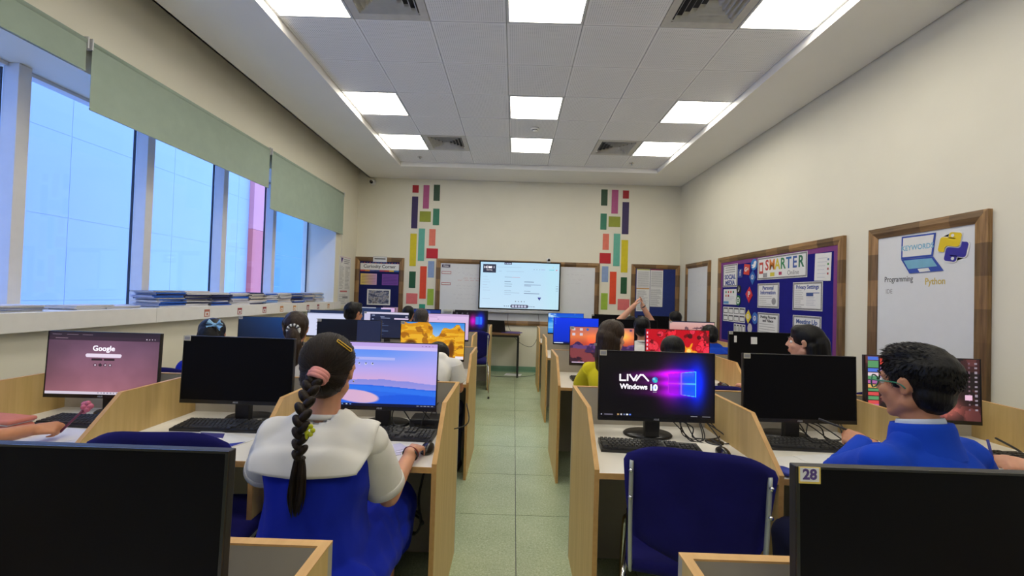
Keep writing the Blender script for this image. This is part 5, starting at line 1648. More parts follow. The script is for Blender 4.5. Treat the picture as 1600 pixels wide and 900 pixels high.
# ------------------------------------------------------------------ things on the desks
def sheetpaper(name, label, x, y, z, w, h, rz, m=None, cat='paper', th=0.0015):
    return tag(obj(name, G().box(-w / 2, -h / 2, 0, w / 2, h / 2, th), m or M_paper, loc=(x, y, z), rotz=rz), label, cat)
nb = thing('notebook', 'open white notebook under the hand with the pink pen', 'notebook', (-1.83, 1.745, DZ + 0.001), R(-14))
for s, n in ((-1, 'left_page'), (1, 'right_page')):
    g = G(); g.box(s * 0.001, -0.13, 0, s * 0.195, 0.13, 0.006, 0.002)
    obj('page', g, plain('pale_page', (0.72, 0.74, 0.84), 0.7, var=0.02), nb)
lines_g = G()
t = thing('pencil_case', 'round-topped coral pink pencil case at the left edge of the view', 'pencil case', (-2.18, 1.80, DZ + 0.001), R(-8))
M_coral = fabric('coral_fabric', C8(206, 128, 112), 0.8)
g = G(); g.box(-0.13, -0.05, 0, 0.13, 0.05, 0.062, 0.018); obj('case_body', g, M_coral, t, True)
obj('zip', G().box(-0.125, -0.054, 0.042, 0.125, -0.048, 0.048), M_dark, t)
g = G(); g.box(-0.131, -0.051, 0.066, 0.131, 0.051, 0.084, 0.008); obj('case_lid', g, M_coral, t, True)
obj('lid_lining', G().box(-0.12, -0.045, 0.0615, 0.12, 0.045, 0.067), plain('white_lining', (0.7, 0.68, 0.66), 0.7), t)
lf = thing('leaflet', 'white and blue printed leaflet in the booth left of the braided girl', 'leaflet', (-1.29, 1.815, DZ + 0.001), R(-20))
obj('sheet', G().box(-0.15, -0.105, 0, 0.15, 0.105, 0.002), M_paper, lf)
M_lblue = col('leaflet_blue_print', 44, 60, 160)
g = G(); g.prism([(0.0, -0.10), (0.145, -0.10), (0.145, 0.06)], 2, 0.0021, 0.0026); obj('printed_block', g, M_lblue, lf)
g = G(); g.prism([(-0.14, 0.06), (-0.03, 0.095), (0.02, 0.05), (-0.08, 0.03)], 2, 0.0021, 0.0026); obj('printed_block', g, col('leaflet_violet_print', 60, 56, 130), lf)
g = G(); g.prism([(-0.05, -0.02), (0.05, 0.03), (0.06, 0.015), (-0.02, -0.05)], 2, 0.0021, 0.0026); obj('printed_block', g, col('leaflet_pale_print', 150, 170, 215), lf)
for k in range(3):
    sheetpaper('paper_sheet', 'small lilac printed slip %s beside the braided girl\'s arm' % ('lowest', 'middle', 'topmost')[k], -0.505 + k * 0.006, 1.755 + 0.02 * k, DZ + 0.001 + k * 0.002, 0.11, 0.075, R(20 + 12 * k), plain('lilac_paper', (0.60, 0.58, 0.74), 0.7))
es = thing('exercise_sheet', 'open white exercise book under the writing hand of the boy in glasses', 'notebook', (1.26, 1.735, DZ + 0.001), R(12))
g = G(); g.box(-0.20, -0.13, 0, 0.0, 0.13, 0.004, 0.001); obj('page', g, M_paper, es)
g = G(); g.box(0.001, -0.13, 0, 0.20, 0.13, 0.005, 0.001); obj('page', g, M_paper, es)
t = thing('eraser', 'small blue cloth pouch by the divider right of the blue chair', 'pouch', (1.075, 1.665, DZ + 0.001), R(10))
g = G(); g.ell((0, 0, 0.014), (0.028, 0.04, 0.014)); obj('pouch_body', g, M_lblue, t, True)
obj('drawstring', G().tube([(0, 0.03, 0.022), (0.012, 0.055, 0.015), (0.01, 0.07, 0.005)], 0.003, 6), M_navyfelt, t)
t = thing('cable_grommet', 'round black cable cap on the desk right of the purple screen', 'cable cap', (0.968, 2.02, DZ), 0)
obj('cap_disc', G().lathe([(0, 0), (0.042, 0), (0.042, 0.004), (0.036, 0.006), (0, 0.006)], 24), M_blackgl, t, True)
obj('cap_slot', G().box(-0.008, -0.03, 0.006, 0.008, 0.03, 0.0068), M_dark, t)
t = thing('mini_computer', 'small black mini computer behind the keyboard of the braided girl', 'computer', (-0.42, 2.14, DZ), 0)
g = G(); g.box(-0.075, -0.06, 0, 0.075, 0.06, 0.045, 0.006); obj('case', g, M_black, t)
obj('port_strip', G().box(-0.05, -0.061, 0.012, 0.05, -0.0595, 0.026), M_blackgl, t)
t = thing('charger', 'small white plug charger on the desk under the red flower screen', 'charger', (1.585, 3.36, DZ), R(15))
g = G(); g.box(-0.03, -0.022, 0, 0.03, 0.022, 0.03, 0.005); obj('plug_body', g, M_white, t)
obj('charger_lead', G().tube([(0.0, 0.02, 0.02), (0.02, 0.06, 0.06), (-0.02, 0.10, 0.08), (0.0, 0.16, 0.01)], 0.0025, 6, True, 6), M_white, t, True)
def bunch(x0, y, seed, label, n=5):
    rng = random.Random(seed)
    for k in range(n):
        xs = x0 + rng.uniform(-0.05, 0.12)
        pts = [(x0 - 0.05 + 0.03 * k, y + 0.05, DZ + 0.10), (xs + 0.02, y + 0.02, DZ + 0.05 + rng.uniform(0, 0.05)), (xs + rng.uniform(0.02, 0.14), y - 0.02 + rng.uniform(-0.03, 0.03), DZ + 0.006), (xs + rng.uniform(0.1, 0.25), y + rng.uniform(-0.06, 0.06), DZ + 0.01), (xs + rng.uniform(0.12, 0.26), y + 0.16, DZ + 0.09)]
        pts = [(p[0], min(p[1], 2.238), p[2]) for p in pts]
        cable('cable', label % ORD9[k], pts, 0.003)
ORD9 = ['topmost', 'second', 'third', 'fourth', 'lowest', 'extra']
bunch(0.78, 2.06, 1, '%s black cable in the tangle behind the purple and blue screen')
bunch(-0.56, 2.10, 2, '%s black cable in the tangle behind the dune screen', 4)
bunch(1.42, 2.10, 3, '%s black cable in the tangle behind the black monitor by the boy', 4)
bunch(-2.03, 2.12, 4, '%s black cable behind the mauve search screen', 3)
cable('cable', 'black cable draped over the desk at the far right edge', [(2.02, 2.15, 0.80), (2.12, 1.98, 0.73), (2.22, 1.90, 0.712), (2.33, 1.95, 0.72), (2.38, 2.1, 0.74)], 0.005)
# coil of cable under the braided girl's desk
g = []
for k in range(46):
    a = k * 0.42
    g.append((-0.40 + 0.035 * math.cos(a), 1.80 + 0.012 * math.sin(k * 1.3), 0.40 + 0.05 * math.sin(a)))
cable('cable', 'coiled black cable hanging under the desk of the braided girl', [(-0.36, 2.0, 0.67), (-0.36, 1.86, 0.62), (-0.38, 1.82, 0.5)] + g + [(-0.5, 1.9, 0.45), (-0.62, 2.0, 0.62)], 0.005)
cable('cable', 'short coiled black cable on the floor under the desk left of the braided girl', [(-0.98 + 0.035 * math.cos(k * 0.5), 1.83 + 0.02 * math.sin(k), 0.33 + 0.04 * math.sin(k * 0.5)) for k in range(30)] + [(-0.95, 2.0, 0.5), (-0.95, 2.2, 0.66)], 0.005)
# ------------------------------------------------------------------ people
V = Vector
M_skinA = skinmat('skin_light', C8(206, 152, 122))
M_skinB = skinmat('skin_warm', C8(196, 138, 104))
M_skinC = skinmat('skin_fair', C8(216, 164, 138))
M_hairD = hairmat('dark_brown_hair', (0.006, 0.0035, 0.0025), (0.030, 0.018, 0.012))
M_hairK = hairmat('black_hair', (0.003, 0.003, 0.0035), (0.013, 0.012, 0.013))
M_hairB = hairmat('brown_hair', (0.014, 0.008, 0.005), (0.055, 0.032, 0.020))
M_hairS = hairmat('cropped_hair', (0.030, 0.026, 0.026), (0.095, 0.080, 0.070), 0.7)
M_eyew = plain('eye_white', (0.75, 0.72, 0.68), 0.25)
M_iris = plain('eye_iris', (0.03, 0.018, 0.012), 0.2)
M_lip = plain('lip', C8(186, 108, 98), 0.45)
M_blouse = fabric('white_cotton', (0.72, 0.70, 0.66), 0.85, 0.03)
M_royal = fabric('royal_blue_cloth', (0.008, 0.022, 0.40), 0.85, 0.08)
M_sweat = fabric('royal_blue_knit', (0.008, 0.055, 0.50), 0.9, 0.08)
M_yellow = fabric('yellow_cotton', (0.72, 0.60, 0.02), 0.85, 0.05)
M_greyshirt = fabric('pale_grey_cotton', (0.50, 0.50, 0.50), 0.85, 0.04)
M_trouser = fabric('dark_navy_trousers', (0.014, 0.016, 0.05), 0.9, 0.1)
M_shoe = plain('black_shoe', (0.02, 0.02, 0.02), 0.4)
M_lens = m_glass()

def xf(g, n0, M):
    g.bm.verts.ensure_lookup_table()
    for v in g.bm.verts[n0:]:
        v.co = M @ v.co

def head_shape(g, HM):
    g.bm.verts.index_update(); n0 = len(g.bm.verts)
    g.ell((0, -0.012, 0.025), (0.073, 0.091, 0.087), n=24, m=16)
    g.ell((0, 0.022, -0.035), (0.057, 0.064, 0.075), n=20, m=14)
    g.ell((0, 0.052, -0.090), (0.026, 0.022, 0.020))                                # chin
    g.capsule((-0.045, -0.005, -0.055), (-0.018, 0.050, -0.092), 0.024, 0.018)      # jaw
    g.capsule((0.045, -0.005, -0.055), (0.018, 0.050, -0.092), 0.024, 0.018)
    g.capsule((0, 0.082, 0.010), (0, 0.0985, -0.024), 0.0070, 0.0098)                 # nose
    for s in (-1, 1):
        g.ell((s * 0.010, 0.090, -0.028), (0.0072, 0.0095, 0.0065))
        g.capsule((s * 0.012, 0.080, 0.020), (s * 0.045, 0.062, 0.020), 0.010, 0.007)   # brow
        g.ell((s * 0.037, 0.058, -0.028), (0.022, 0.018, 0.020))                     # cheek
        g.capsule((s * 0.070, -0.006, -0.026), (s * 0.076, -0.014, 0.006), 0.007, 0.009)  # ear
        pts = [V((s * (0.075 + 0.005 * (a > 1)), -0.010 - 0.012 * math.cos(a), -0.006 + 0.023 * math.sin(a))) for a in (-1.3, -0.5, 0.4, 1.2, 2.0, 2.8)]
        for a, b in zip(pts, pts[1:]): g.capsule(a, b, 0.0055, 0.0055, 8, 2)
    g.ell((0, 0.078, -0.056), (0.022, 0.013, 0.0065)); g.ell((0, 0.076, -0.067), (0.019, 0.013, 0.007))
    xf(g, n0, HM)

def hand_shape(g, w, d, nrm, right, s=0.86, curl=(25, 30, 34, 38), thumb=(35, 20), spread=7):
    """w wrist, d pointing direction, nrm the way the palm faces"""
    w, d = V(w), V(d).normalized()
    nrm = V(nrm); nrm = (nrm - d * nrm.dot(d)).normalized()
    t = d.cross(nrm) if right else nrm.cross(d)      # towards the thumb
    off = (0.027, 0.009, -0.009, -0.026)
    ml = (0.078, 0.080, 0.076, 0.070)
    fl = (0.068, 0.076, 0.070, 0.054)
    kn = []
    for i in range(4):
        k = w + (d * ml[i] + t * off[i]) * s
        kn.append(k)
        g.capsule(w + (t * off[i] * 0.62 + d * 0.006) * s, k, 0.0125 * s, 0.0105 * s, 10, 3)
    g.capsule(w + (t * 0.016 + d * 0.012) * s, w + (t * 0.018 + d * 0.062 + nrm * 0.004) * s, 0.013 * s, 0.010 * s, 10, 3)
    g.capsule(w + (t * -0.016 + d * 0.012 + nrm * 0.003) * s, w + (t * -0.016 + d * 0.055 + nrm * 0.003) * s, 0.013 * s, 0.011 * s, 10, 3)
    for i in range(4):
        c = curl[i] if hasattr(curl[i], '__len__') else (curl[i], curl[i] * 1.1, curl[i] * 0.7)
        p = kn[i]; a = 0
        sp = R(spread * (1.3, 0.4, -0.5, -1.5)[i])
        base = d * math.cos(sp) + t * math.sin(sp)
        r = (0.0092, 0.0095, 0.009, 0.008)[i] * s
        for L, cc in zip((0.46, 0.30, 0.24), c):
            a += R(cc)
            q = p + (base * math.cos(a) + nrm * math.sin(a)) * fl[i] * L * s
            g.capsule(p, q, r, r * 0.88, 10, 3)
            p = q; r *= 0.88
    p = w + (t * 0.022 + d * 0.018 + nrm * 0.004) * s
    a = R(thumb[0])
    dirs = (t * math.sin(a) * 1.0 + d * math.cos(a) + nrm * 0.35).normalized()
    q = p + dirs * 0.042 * s; g.capsule(p, q, 0.0135 * s, 0.0105 * s, 10, 3)
    b = R(thumb[0] - thumb[1]); dirs = (t * math.sin(b) + d * math.cos(b) + nrm * 0.45).normalized()
    p, q = q, q + dirs * 0.032 * s; g.capsule(p, q, 0.0105 * s, 0.009 * s, 10, 3)
    b = R(thumb[0] - 2 * thumb[1]); dirs = (t * math.sin(b) + d * math.cos(b) + nrm * 0.5).normalized()
    p, q = q, q + dirs * 0.024 * s; g.capsule(p, q, 0.009 * s, 0.0075 * s, 10, 3)
    return kn

def ik(a, b, l1, l2, hint):
    d = b - a
    L = min(d.length, (l1 + l2) * 0.995)
    u = d.normalized()
    x = (l1 * l1 - l2 * l2 + L * L) / (2 * L)
    h = math.sqrt(max(0, l1 * l1 - x * x))
    n = (hint - u * hint.dot(u)).normalized()
    return a + u * x + n * h

def torso_rings(pel, nb, inf=0.0, w=1.0, t0=0.0, t1=1.0):
    prof = ((0, .140, .108), (.15, .130, .100), (.3, .118, .092), (.45, .118, .092), (.6, .128, .094), (.75, .138, .092), (.87, .128, .080), (.97, .080, .062))
    out = []
    for t, rx, ry in prof:
        if t0 <= t <= t1:
            bow = 0.02 * math.sin(t * PI)
            out.append((pel.lerp(nb, t) + V((0, -bow, 0)), rx * w + inf, ry + inf))
    return out
def torso_shape(g, rings, m=8):
    """smooth loft through elliptical sections"""
    P = [rings[0]] + list(rings) + [rings[-1]]
    out = []
    def cr(a, b, c, d, f): return 0.5 * ((2 * b) + (c - a) * f + (2 * a - 5 * b + 4 * c - d) * f * f + (3 * b - a - 3 * c + d) * f ** 3)
    for i in range(1, len(P) - 2):
        for k in range(4):
            f = k / 4
            out.append(tuple(cr(P[i - 1][q], P[i][q], P[i + 1][q], P[i + 2][q], f) for q in range(3)))
    out.append(P[-1])
    n = 28
    def sec(c, rx, ry):
        r = []
        for k in range(n):
            t = 2 * PI * k / n
            ct, st = math.cos(t), math.sin(t)
            e = 0.86
            r.append(c + V((rx * abs(ct) ** e * (1 if ct > 0 else -1), ry * abs(st) ** e * (1 if st > 0 else -1), 0)))
        return r
    g.rings([sec(*o) for o in out])

def human(label, x, y, yaw, top, lean=0.10, head=(0, 0, 0), skin=None, shirt=None, sleeve='short', pants=None, hair=None, hairm=None, voxel=0.009,
          armR=None, armL=None, hand_opts=None, cat='person', group=None, sw=0.142, legs=True, collar=None, eyes=True, fold=0.004, hd=(0, 0), aw=1.0):
    root = thing('person', label, cat, (x, y, 0), yaw, group)
    W2L = (Matrix.Translation((x, y, 0)) @ Matrix.Rotation(yaw, 4, 'Z')).inverted()
    L = lambda p: W2L @ V(p)
    Ld = lambda p: W2L.to_3x3() @ V(p)
    pel = V((0, 0, 0.53)); nb = V((0, lean, top - 0.275))
    HM = Matrix.Translation(nb + V((0, 0.022 + hd[0], 0.165 + hd[1]))) @ Matrix.Rotation(R(head[0]), 4, 'Z') @ Matrix.Rotation(R(-head[1]), 4, 'X') @ Matrix.Rotation(R(head[2]), 4, 'Y')
    g = G()
    torso_shape(g, torso_rings(pel, nb))
    shl = {s: nb + V((s * sw, -0.005, -0.062)) for s in (-1, 1)}
    g.capsule(shl[-1], shl[1], 0.047, 0.047)
    g.capsule(nb + V((-0.06, 0, -0.015)), nb + V((0.06, 0, -0.015)), 0.045)
    g.capsule(nb + V((0, -0.004, -0.02)), nb + V((0, 0.012 + hd[0] * 0.85, 0.095 + hd[1] * 0.85)), 0.049, 0.045)
    head_shape(g, HM)
    J = {'nb': nb, 'pel': pel, 'HM': HM, 'sh': shl, 'root': root, 'L': L, 'Ld': Ld}
    arms = {}
    for s, spec in ((1, armR), (-1, armL)):
        if spec is None:
            wr, d, n, o = V((s * 0.13, 0.40, 0.755)), V((-s * 0.3, 1, -0.05)), V((0, 0, -1)), {}
            hint = V((s * 0.7, -0.3, -0.8))
        else:
            wr, d, n = L(spec[0]), Ld(spec[1]), Ld(spec[2])
            o = spec[3] if len(spec) > 3 else {}
            hint = Ld(spec[4]) if len(spec) > 4 else V((s * 0.7, -0.3, -0.8))
        el = ik(shl[s], wr, 0.255, 0.225, hint)
        if spec is not None and len(spec) > 5: el = L(spec[5])
        g.capsule(shl[s], el, 0.043 * aw, 0.036 * aw); g.capsule(el, wr, 0.037 * aw, 0.0235 * aw)
        g.capsule(wr - d.normalized() * 0.03, wr + d.normalized() * 0.012, 0.0225 * aw, 0.021 * aw)
        hand_shape(g, wr, d, n, s > 0, **o)
        arms[s] = (shl[s], el, wr)
    J['arms'] = arms
    hips = {s: V((s * 0.085, 0.02, 0.50)) for s in (-1, 1)}
    knee = {s: V((s * 0.11, 0.40, 0.505)) for s in (-1, 1)}
    ank = {s: V((s * 0.11, 0.39, 0.09)) for s in (-1, 1)}
    for s in (-1, 1):
        g.capsule(hips[s], knee[s], 0.070, 0.052); g.capsule(knee[s], ank[s], 0.050, 0.034)
        g.capsule(ank[s] + V((0, 0, -0.035)), ank[s] + V((0, 0.12, -0.06)), 0.030, 0.024)
    J['legs'] = (hips, knee, ank)
    body = blob('body', g, skin or M_skinA, root, voxel, 3)
    J['body'] = body
    if eyes:
        for s in (-1, 1):
            e = G(); c = HM @ V((s * 0.0305, 0.0645, 0.000)); e.ell(c, (0.0125, 0.0125, 0.0115), HM.to_3x3())
            eo = obj('eye', e, M_eyew, root, True)
            i = G(); i.ell(HM @ V((s * 0.0305, 0.0735, 0.000)), (0.0058, 0.0042, 0.0058), HM.to_3x3())
            obj('iris', i, M_iris, eo, True)
            b = G()
            b.tube([HM @ V((s * 0.014, 0.0905, 0.027)), HM @ V((s * 0.031, 0.081, 0.030)), HM @ V((s * 0.050, 0.063, 0.023))], [0.0026, 0.0030, 0.0014], 6, True, 3)
            obj('eyebrow', b, hairm or M_hairK, root, True)
        l = G(); l.ell(HM @ V((0, 0.0855, -0.0575)), (0.017, 0.006, 0.0042), HM.to_3x3()); l.ell(HM @ V((0, 0.0835, -0.0665)), (0.015, 0.006, 0.0048), HM.to_3x3())
        obj('lips', l, M_lip, root, True)
    if shirt:
        g = G()
        torso_shape(g, torso_rings(pel, nb, 0.016))
        g.ell(pel + V((0, 0, -0.03)), (0.155, 0.13, 0.07))
        g.capsule(shl[-1], shl[1], 0.060, 0.060)
        g.capsule(nb + V((-0.055, -0.005, -0.02)), nb + V((0.055, -0.005, -0.02)), 0.055)
        blob('shirt', g, shirt, root, max(voxel, 0.008), 4, cloth_folds(fold, 14))
        for s in (-1, 1):
            a, e, w = arms[s]
            g = G()
            if sleeve == 'short':
                q = a.lerp(e, 0.72)
                g.tube([a + (a - e).normalized() * 0.02 , a.lerp(e, 0.25), a.lerp(e, 0.5), q], [0.058, 0.062, 0.061, 0.060], 20, True, 4)
            else:
                w2 = w - (w - e).normalized() * 0.01
                g.tube([a + (a - e).normalized() * 0.01, a.lerp(e, 0.5), e, e.lerp(w2, 0.5), w2], [0.060, 0.058, 0.053, 0.046, 0.034], 20, True, 5)
            so = obj('sleeve', g, shirt, root, True)
            cloth_folds(fold, 18)(so.data)
        if collar:
            g = G()
            pts = [nb + V((0.056 * math.cos(t), 0.054 * math.sin(t) + 0.004, 0.022 + 0.010 * -math.sin(t))) for t in (2 * PI * k / 20 for k in range(21))]
            g.tube(pts, 0.012, 8, True, 0)
            obj('collar', g, collar, root, True)
    if pants is not None and legs:
        g = G()
        g.ell((0, 0.01, 0.515), (0.160, 0.125, 0.085))
        for s in (-1, 1):
            g.capsule(hips[s], knee[s], 0.086, 0.066); g.capsule(knee[s], ank[s] + V((0, 0, 0.03)), 0.064, 0.052)
        blob('trousers', g, pants, root, 0.011, 3, cloth_folds(0.004, 12))
    if legs:
        for s in (-1, 1):
            g = G()
            g.capsule(ank[s] + V((0, -0.015, -0.05)), ank[s] + V((0, 0.13, -0.058)), 0.040, 0.032)
            for v in g.bm.verts: v.co.z = max(0.001, v.co.z)
            obj('shoe', g, M_shoe, root, True)
    if hair:
        make_hair(J, hair, hairm or M_hairK, voxel)
    return J

def make_hair(J, style, m, voxel):
    HM, root, nb = J['HM'], J['root'], J['nb']
    g = G()
    base = lambda: (g.ell((0, 0.022, 0.072), (0.066, 0.056, 0.046), n=20, m=14), g.ell((0, -0.020, 0.036), (0.083, 0.101, 0.088), n=24, m=16), g.ell((0, -0.050, -0.015), (0.071, 0.060, 0.070), n=20, m=14))
    if style in ('short', 'tousled'):
        base()
        g.ell((0, 0.035, 0.085), (0.060, 0.045, 0.032))
        for s in (-1, 1): g.capsule((s * 0.066, 0.026, 0.02), (s * 0.068, 0.018, -0.012), 0.010, 0.005)
    elif style == 'crop':
        g.ell((0, -0.016, 0.030), (0.077, 0.095, 0.085), n=24, m=16); g.ell((0, -0.050, -0.015), (0.066, 0.052, 0.058), n=20, m=14)
    elif style == 'sleek':
        base()
    elif style in ('long', 'halfup'):
        base()
        g.capsule((0, -0.070, 0.0), (0, -0.085, -0.13), 0.075, 0.070); g.capsule((0, -0.085, -0.13), (0, -0.075, -0.30), 0.070, 0.045)
        g.capsule((-0.055, -0.05, -0.02), (-0.062, -0.055, -0.16), 0.032, 0.03); g.capsule((0.055, -0.05, -0.02), (0.062, -0.055, -0.16), 0.032, 0.03)
    elif style == 'pony':
        base()
        p = [(0, -0.115, 0.0), (0.0, -0.150, -0.03), (0.01, -0.155, -0.10), (0.015, -0.14, -0.18), (0.01, -0.125, -0.25)]
        for (a, b), (r0, r1) in zip(zip(p, p[1:]), ((.028, .042), (.042, .052), (.052, .045), (.045, .02))): g.capsule(a, b, r0, r1)
    for v in g.bm.verts: v.co = HM @ v.co
    amp = {'tousled': 0.006, 'pony': 0.006}.get(style, 0.003)
    sc = {'tousled': 45, 'pony': 40}.get(style, 30)
    def d(me):
        push(me, lambda p: amp * mnoise.noise((p[0] * sc, p[1] * sc, p[2] * sc * 0.45)))
    return blob('hair', g, m, root, max(0.006, voxel * 0.8), 3, d)

def stool(x, y, label):
    t = thing('stool', label, 'stool', (x, y, 0), 0)
    g = G(); g.lathe([(0, 0.40), (0.15, 0.40), (0.158, 0.415), (0.15, 0.432), (0, 0.436)], 28); obj('seat', g, M_navy, t, True)
    for k in range(4):
        a = PI / 4 + k * PI / 2
        obj('leg', G().tube([(0.11 * math.cos(a), 0.11 * math.sin(a), 0.40), (0.16 * math.cos(a), 0.16 * math.sin(a), 0.0)], 0.011, 10), M_chrome, t, True)
    return t

# ---- the girl with the braid (nearest figure)
PX, PY = -0.600, 1.335
stool(PX, PY - 0.0, 'round navy stool almost hidden under the skirt of the girl with the braid')
J = human('girl with a long dark braid, white sailor collar and blue pinafore, seen from behind', PX, PY, 0.0, 1.215, 0.035, (5, 4, 0), M_skinA, None, voxel=0.0052,
          armR=((-0.378, 1.655, 0.750), (0.10, 1, -0.10), (-0.1, 0.0, -1), dict(curl=((12, 26, 22), (14, 28, 22), (18, 32, 24), (26, 36, 26)), thumb=(28, 12), spread=4, s=0.88), (0.75, -0.55, -0.75), (-0.408, 1.46, 0.668)),
          armL=((-0.80, 1.72, 0.735), (0.25, 1, -0.05), (0, 0, -1), {}, (-0.8, -0.5, -0.8)), hairm=M_hairD, sw=0.150)
root, HM, nb, pel = J['root'], J['HM'], J['nb'], J['pel']
g = G()
torso_shape(g, torso_rings(pel, nb, 0.018, 1.0, 0.4, 1.0))
g.capsule(J['sh'][-1], J['sh'][1], 0.062); g.capsule(nb + V((-0.055, -0.004, -0.022)), nb + V((0.055, -0.004, -0.022)), 0.055)
blouse = blob('blouse', g, M_blouse, root, 0.008, 4)
for s in (-1, 1):
    a, e, w = J['arms'][s]
    g = G()
    g.tube([a + (a - e).normalized() * 0.028 + V((-s * 0.012, 0, 0)), a.lerp(e, 0.15), a.lerp(e, 0.45), a.lerp(e, 0.80)], [0.054, 0.062, 0.066, 0.064], 28, True, 6)
    sl_ = obj('sleeve', g, M_blouse, root, True)
    cloth_folds(0.004, 15)(sl_.data)
    g = G()
    g.tube([a.lerp(e, 0.70), a.lerp(e, 0.705), a.lerp(e, 0.815), a.lerp(e, 0.82)], [0.0648, 0.0665, 0.0665, 0.0645], 28, True, 0)
    obj('cuff', g, M_blouse, root, True)
# pinafore: bodice and skirt
g = G()
torso_shape(g, torso_rings(pel, nb, 0.033, 1.0, 0.0, 0.88))
g.ell(pel + V((0, 0.02, -0.03)), (0.19, 0.165, 0.11))
for s in (-1, 1):
    g.capsule(V((s * 0.085, 0.02, 0.495)), V((s * 0.125, 0.42, 0.495)), 0.112, 0.098)
    g.capsule(V((s * 0.15, 0.0, 0.46)), V((s * 0.16, 0.36, 0.44)), 0.075, 0.07)
    g.capsule(V((s * 0.125, 0.40, 0.48)), V((s * 0.125, 0.43, 0.36)), 0.095, 0.085)
    g.ell((s * 0.13, -0.08, 0.45), (0.10, 0.10, 0.12))
pin = blob('pinafore', g, M_royal, root, 0.0085, 4, cloth_folds(0.022, 7, 0.4, True))
bm_ = bmesh.new()
for src in (blouse, pin):
    bm_.from_mesh(src.data)
bvh = BVHTree.FromBMesh(bm_)
cg = G()
c0 = V((0, nb.y * 0.85 - 0.005, nb.z - 0.105))
NX, NP = 34, 30
pts = {}
for j in range(NP + 1):
    ph = R(-3 + 98 * j / NP)
    hwid = 0.158 + 0.024 * min(1, j / (NP * 0.45))
    for i in range(NX + 1):
        x = (-1 + 2 * i / NX) * hwid
        d = V((0, -math.cos(ph), math.sin(ph)))
        o = V((x, c0.y, c0.z)) + d * 0.35
        hit = bvh.ray_cast(o, -d, 0.345)
        p = hit[0] if hit[0] is not None else bvh.find_nearest(V((x, c0.y, c0.z)) + d * 0.09)[0]
        if p is None: continue
        if math.hypot(p.x, p.y - nb.y - 0.004) < 0.056 and p.z > nb.z - 0.01: continue
        pts[i, j] = p + d * 0.011
for j in range(NP + 1):            # starched cloth: the corners stand off instead of wrapping round the sides
    row = [pts[i, j].y for i in range(NX + 1) if (i, j) in pts]
    if not row or j > NP * 0.55: continue
    lo = min(row)
    for i in range(NX + 1):
        if (i, j) in pts:
            u = abs(-1 + 2 * i / NX)
            pts[i, j].y = min(pts[i, j].y, lo + 0.004 + 0.030 * u * u)
for _ in range(3):
    q = {}
    for (i, j), p in pts.items():
        nn = [pts[k] for k in ((i - 1, j), (i + 1, j), (i, j - 1), (i, j + 1)) if k in pts]
        q[i, j] = p.lerp(sum(nn, V()) / len(nn), 0.5) if len(nn) == 4 else p
    pts = q
vm = {k: cg.bm.verts.new(p) for k, p in pts.items()}
for j in range(NP):
    for i in range(NX):
        ks = ((i, j), (i + 1, j), (i + 1, j + 1), (i, j + 1))
        if all(k in vm for k in ks): cg.face([vm[k] for k in ks])
co = obj('sailor_collar', cg, M_blouse, root, True, fix=False)
g = G(); g.tube([nb + V((0.058 * math.cos(t), 0.055 * math.sin(t) + 0.004, 0.016 - 0.012 * math.sin(t))) for t in (2 * PI * k / 28 for k in range(29))], 0.009, 8)
obj('neckband', g, M_blouse, root, True)
md = co.modifiers.new('thickness', 'SOLIDIFY'); md.thickness = 0.005; md.offset = 1.0
# hair
g = G()
g.ell((0, -0.018, 0.034), (0.083, 0.098, 0.086), n=28, m=18); g.ell((0, -0.050, -0.020), (0.070, 0.058, 0.066), n=20, m=14)
g.ell((0.0, -0.088, -0.004), (0.034, 0.034, 0.034))
for v in g.bm.verts: v.co = HM @ v.co
hair = blob('hair', g, M_hairD, root, 0.0055, 4)
rs = random.Random(5)
TIE = V((0.012, -0.124, -0.004))
g = G()
bmh = bmesh.new(); bmh.from_mesh(hair.data); hb = BVHTree.FromBMesh(bmh)
HC = V((0, -0.03, 0.02))
te = (TIE - HC).normalized()
for k in range(420):
    th = rs.uniform(-PI, PI); el = rs.uniform(-0.75, 1.5)
    d0 = V((math.cos(el) * math.sin(th), math.cos(el) * math.cos(th), math.sin(el)))
    if d0.angle(te) < 0.35 or (d0.y > 0.75 and d0.z < 0.5): continue
    pl = []
    n = 9
    lift = rs.uniform(0.0000, 0.0022)
    for i in range(n + 1):
        u = i / n
        d = d0.slerp(te, u)
        o = HM @ (HC + d * 0.3); dd = -(HM.to_3x3() @ d)
        h = hb.ray_cast(o, dd, 0.3)
        if h[0] is None: continue
        pl.append(h[0] - dd * lift)
    if len(pl) > 4: g.tube(pl, [0.0004] + [0.0011] * (len(pl) - 2) + [0.0009], 4, True)
s_ = obj('hair_strands', g, M_hairD, root, True); s_['kind'] = 'stuff'
# braid
L = J['L']
T0 = HM @ TIE
bot = L((-0.585, 1.178, 0.735))
cl = [T0, T0 + V((-0.006, -0.030, -0.03)), L((-0.570, 1.165, 1.02)), L((-0.576, 1.17, 0.94)), L((-0.580, 1.178, 0.86)), bot]
def along(u):
    f = u * (len(cl) - 1); i = min(int(f), len(cl) - 2); f -= i
    P_ = [cl[0]] + cl + [cl[-1]]
    a, b, c, d = P_[i:i + 4]
    return 0.5 * ((2 * b) + (c - a) * f + (2 * a - 5 * b + 4 * c - d) * f * f + (3 * b - a - 3 * c + d) * f ** 3)
g = G()
NL = 17
for k in range(NL):
    u = 0.03 + 0.70 * k / NL
    c = along(u); s = 1 if k % 2 else -1
    wd = 0.0195 * (1 - 0.30 * (k / NL))
    rot = Matrix.Rotation(R(s * 42), 3, 'Y') @ Matrix.Rotation(R(-12), 3, 'X')
    g.ell(c + V((s * wd * 0.52, -0.004, 0)), (wd * 0.78, wd * 0.82, wd * 1.35), rot, 14, 10)
c1 = along(0.72)
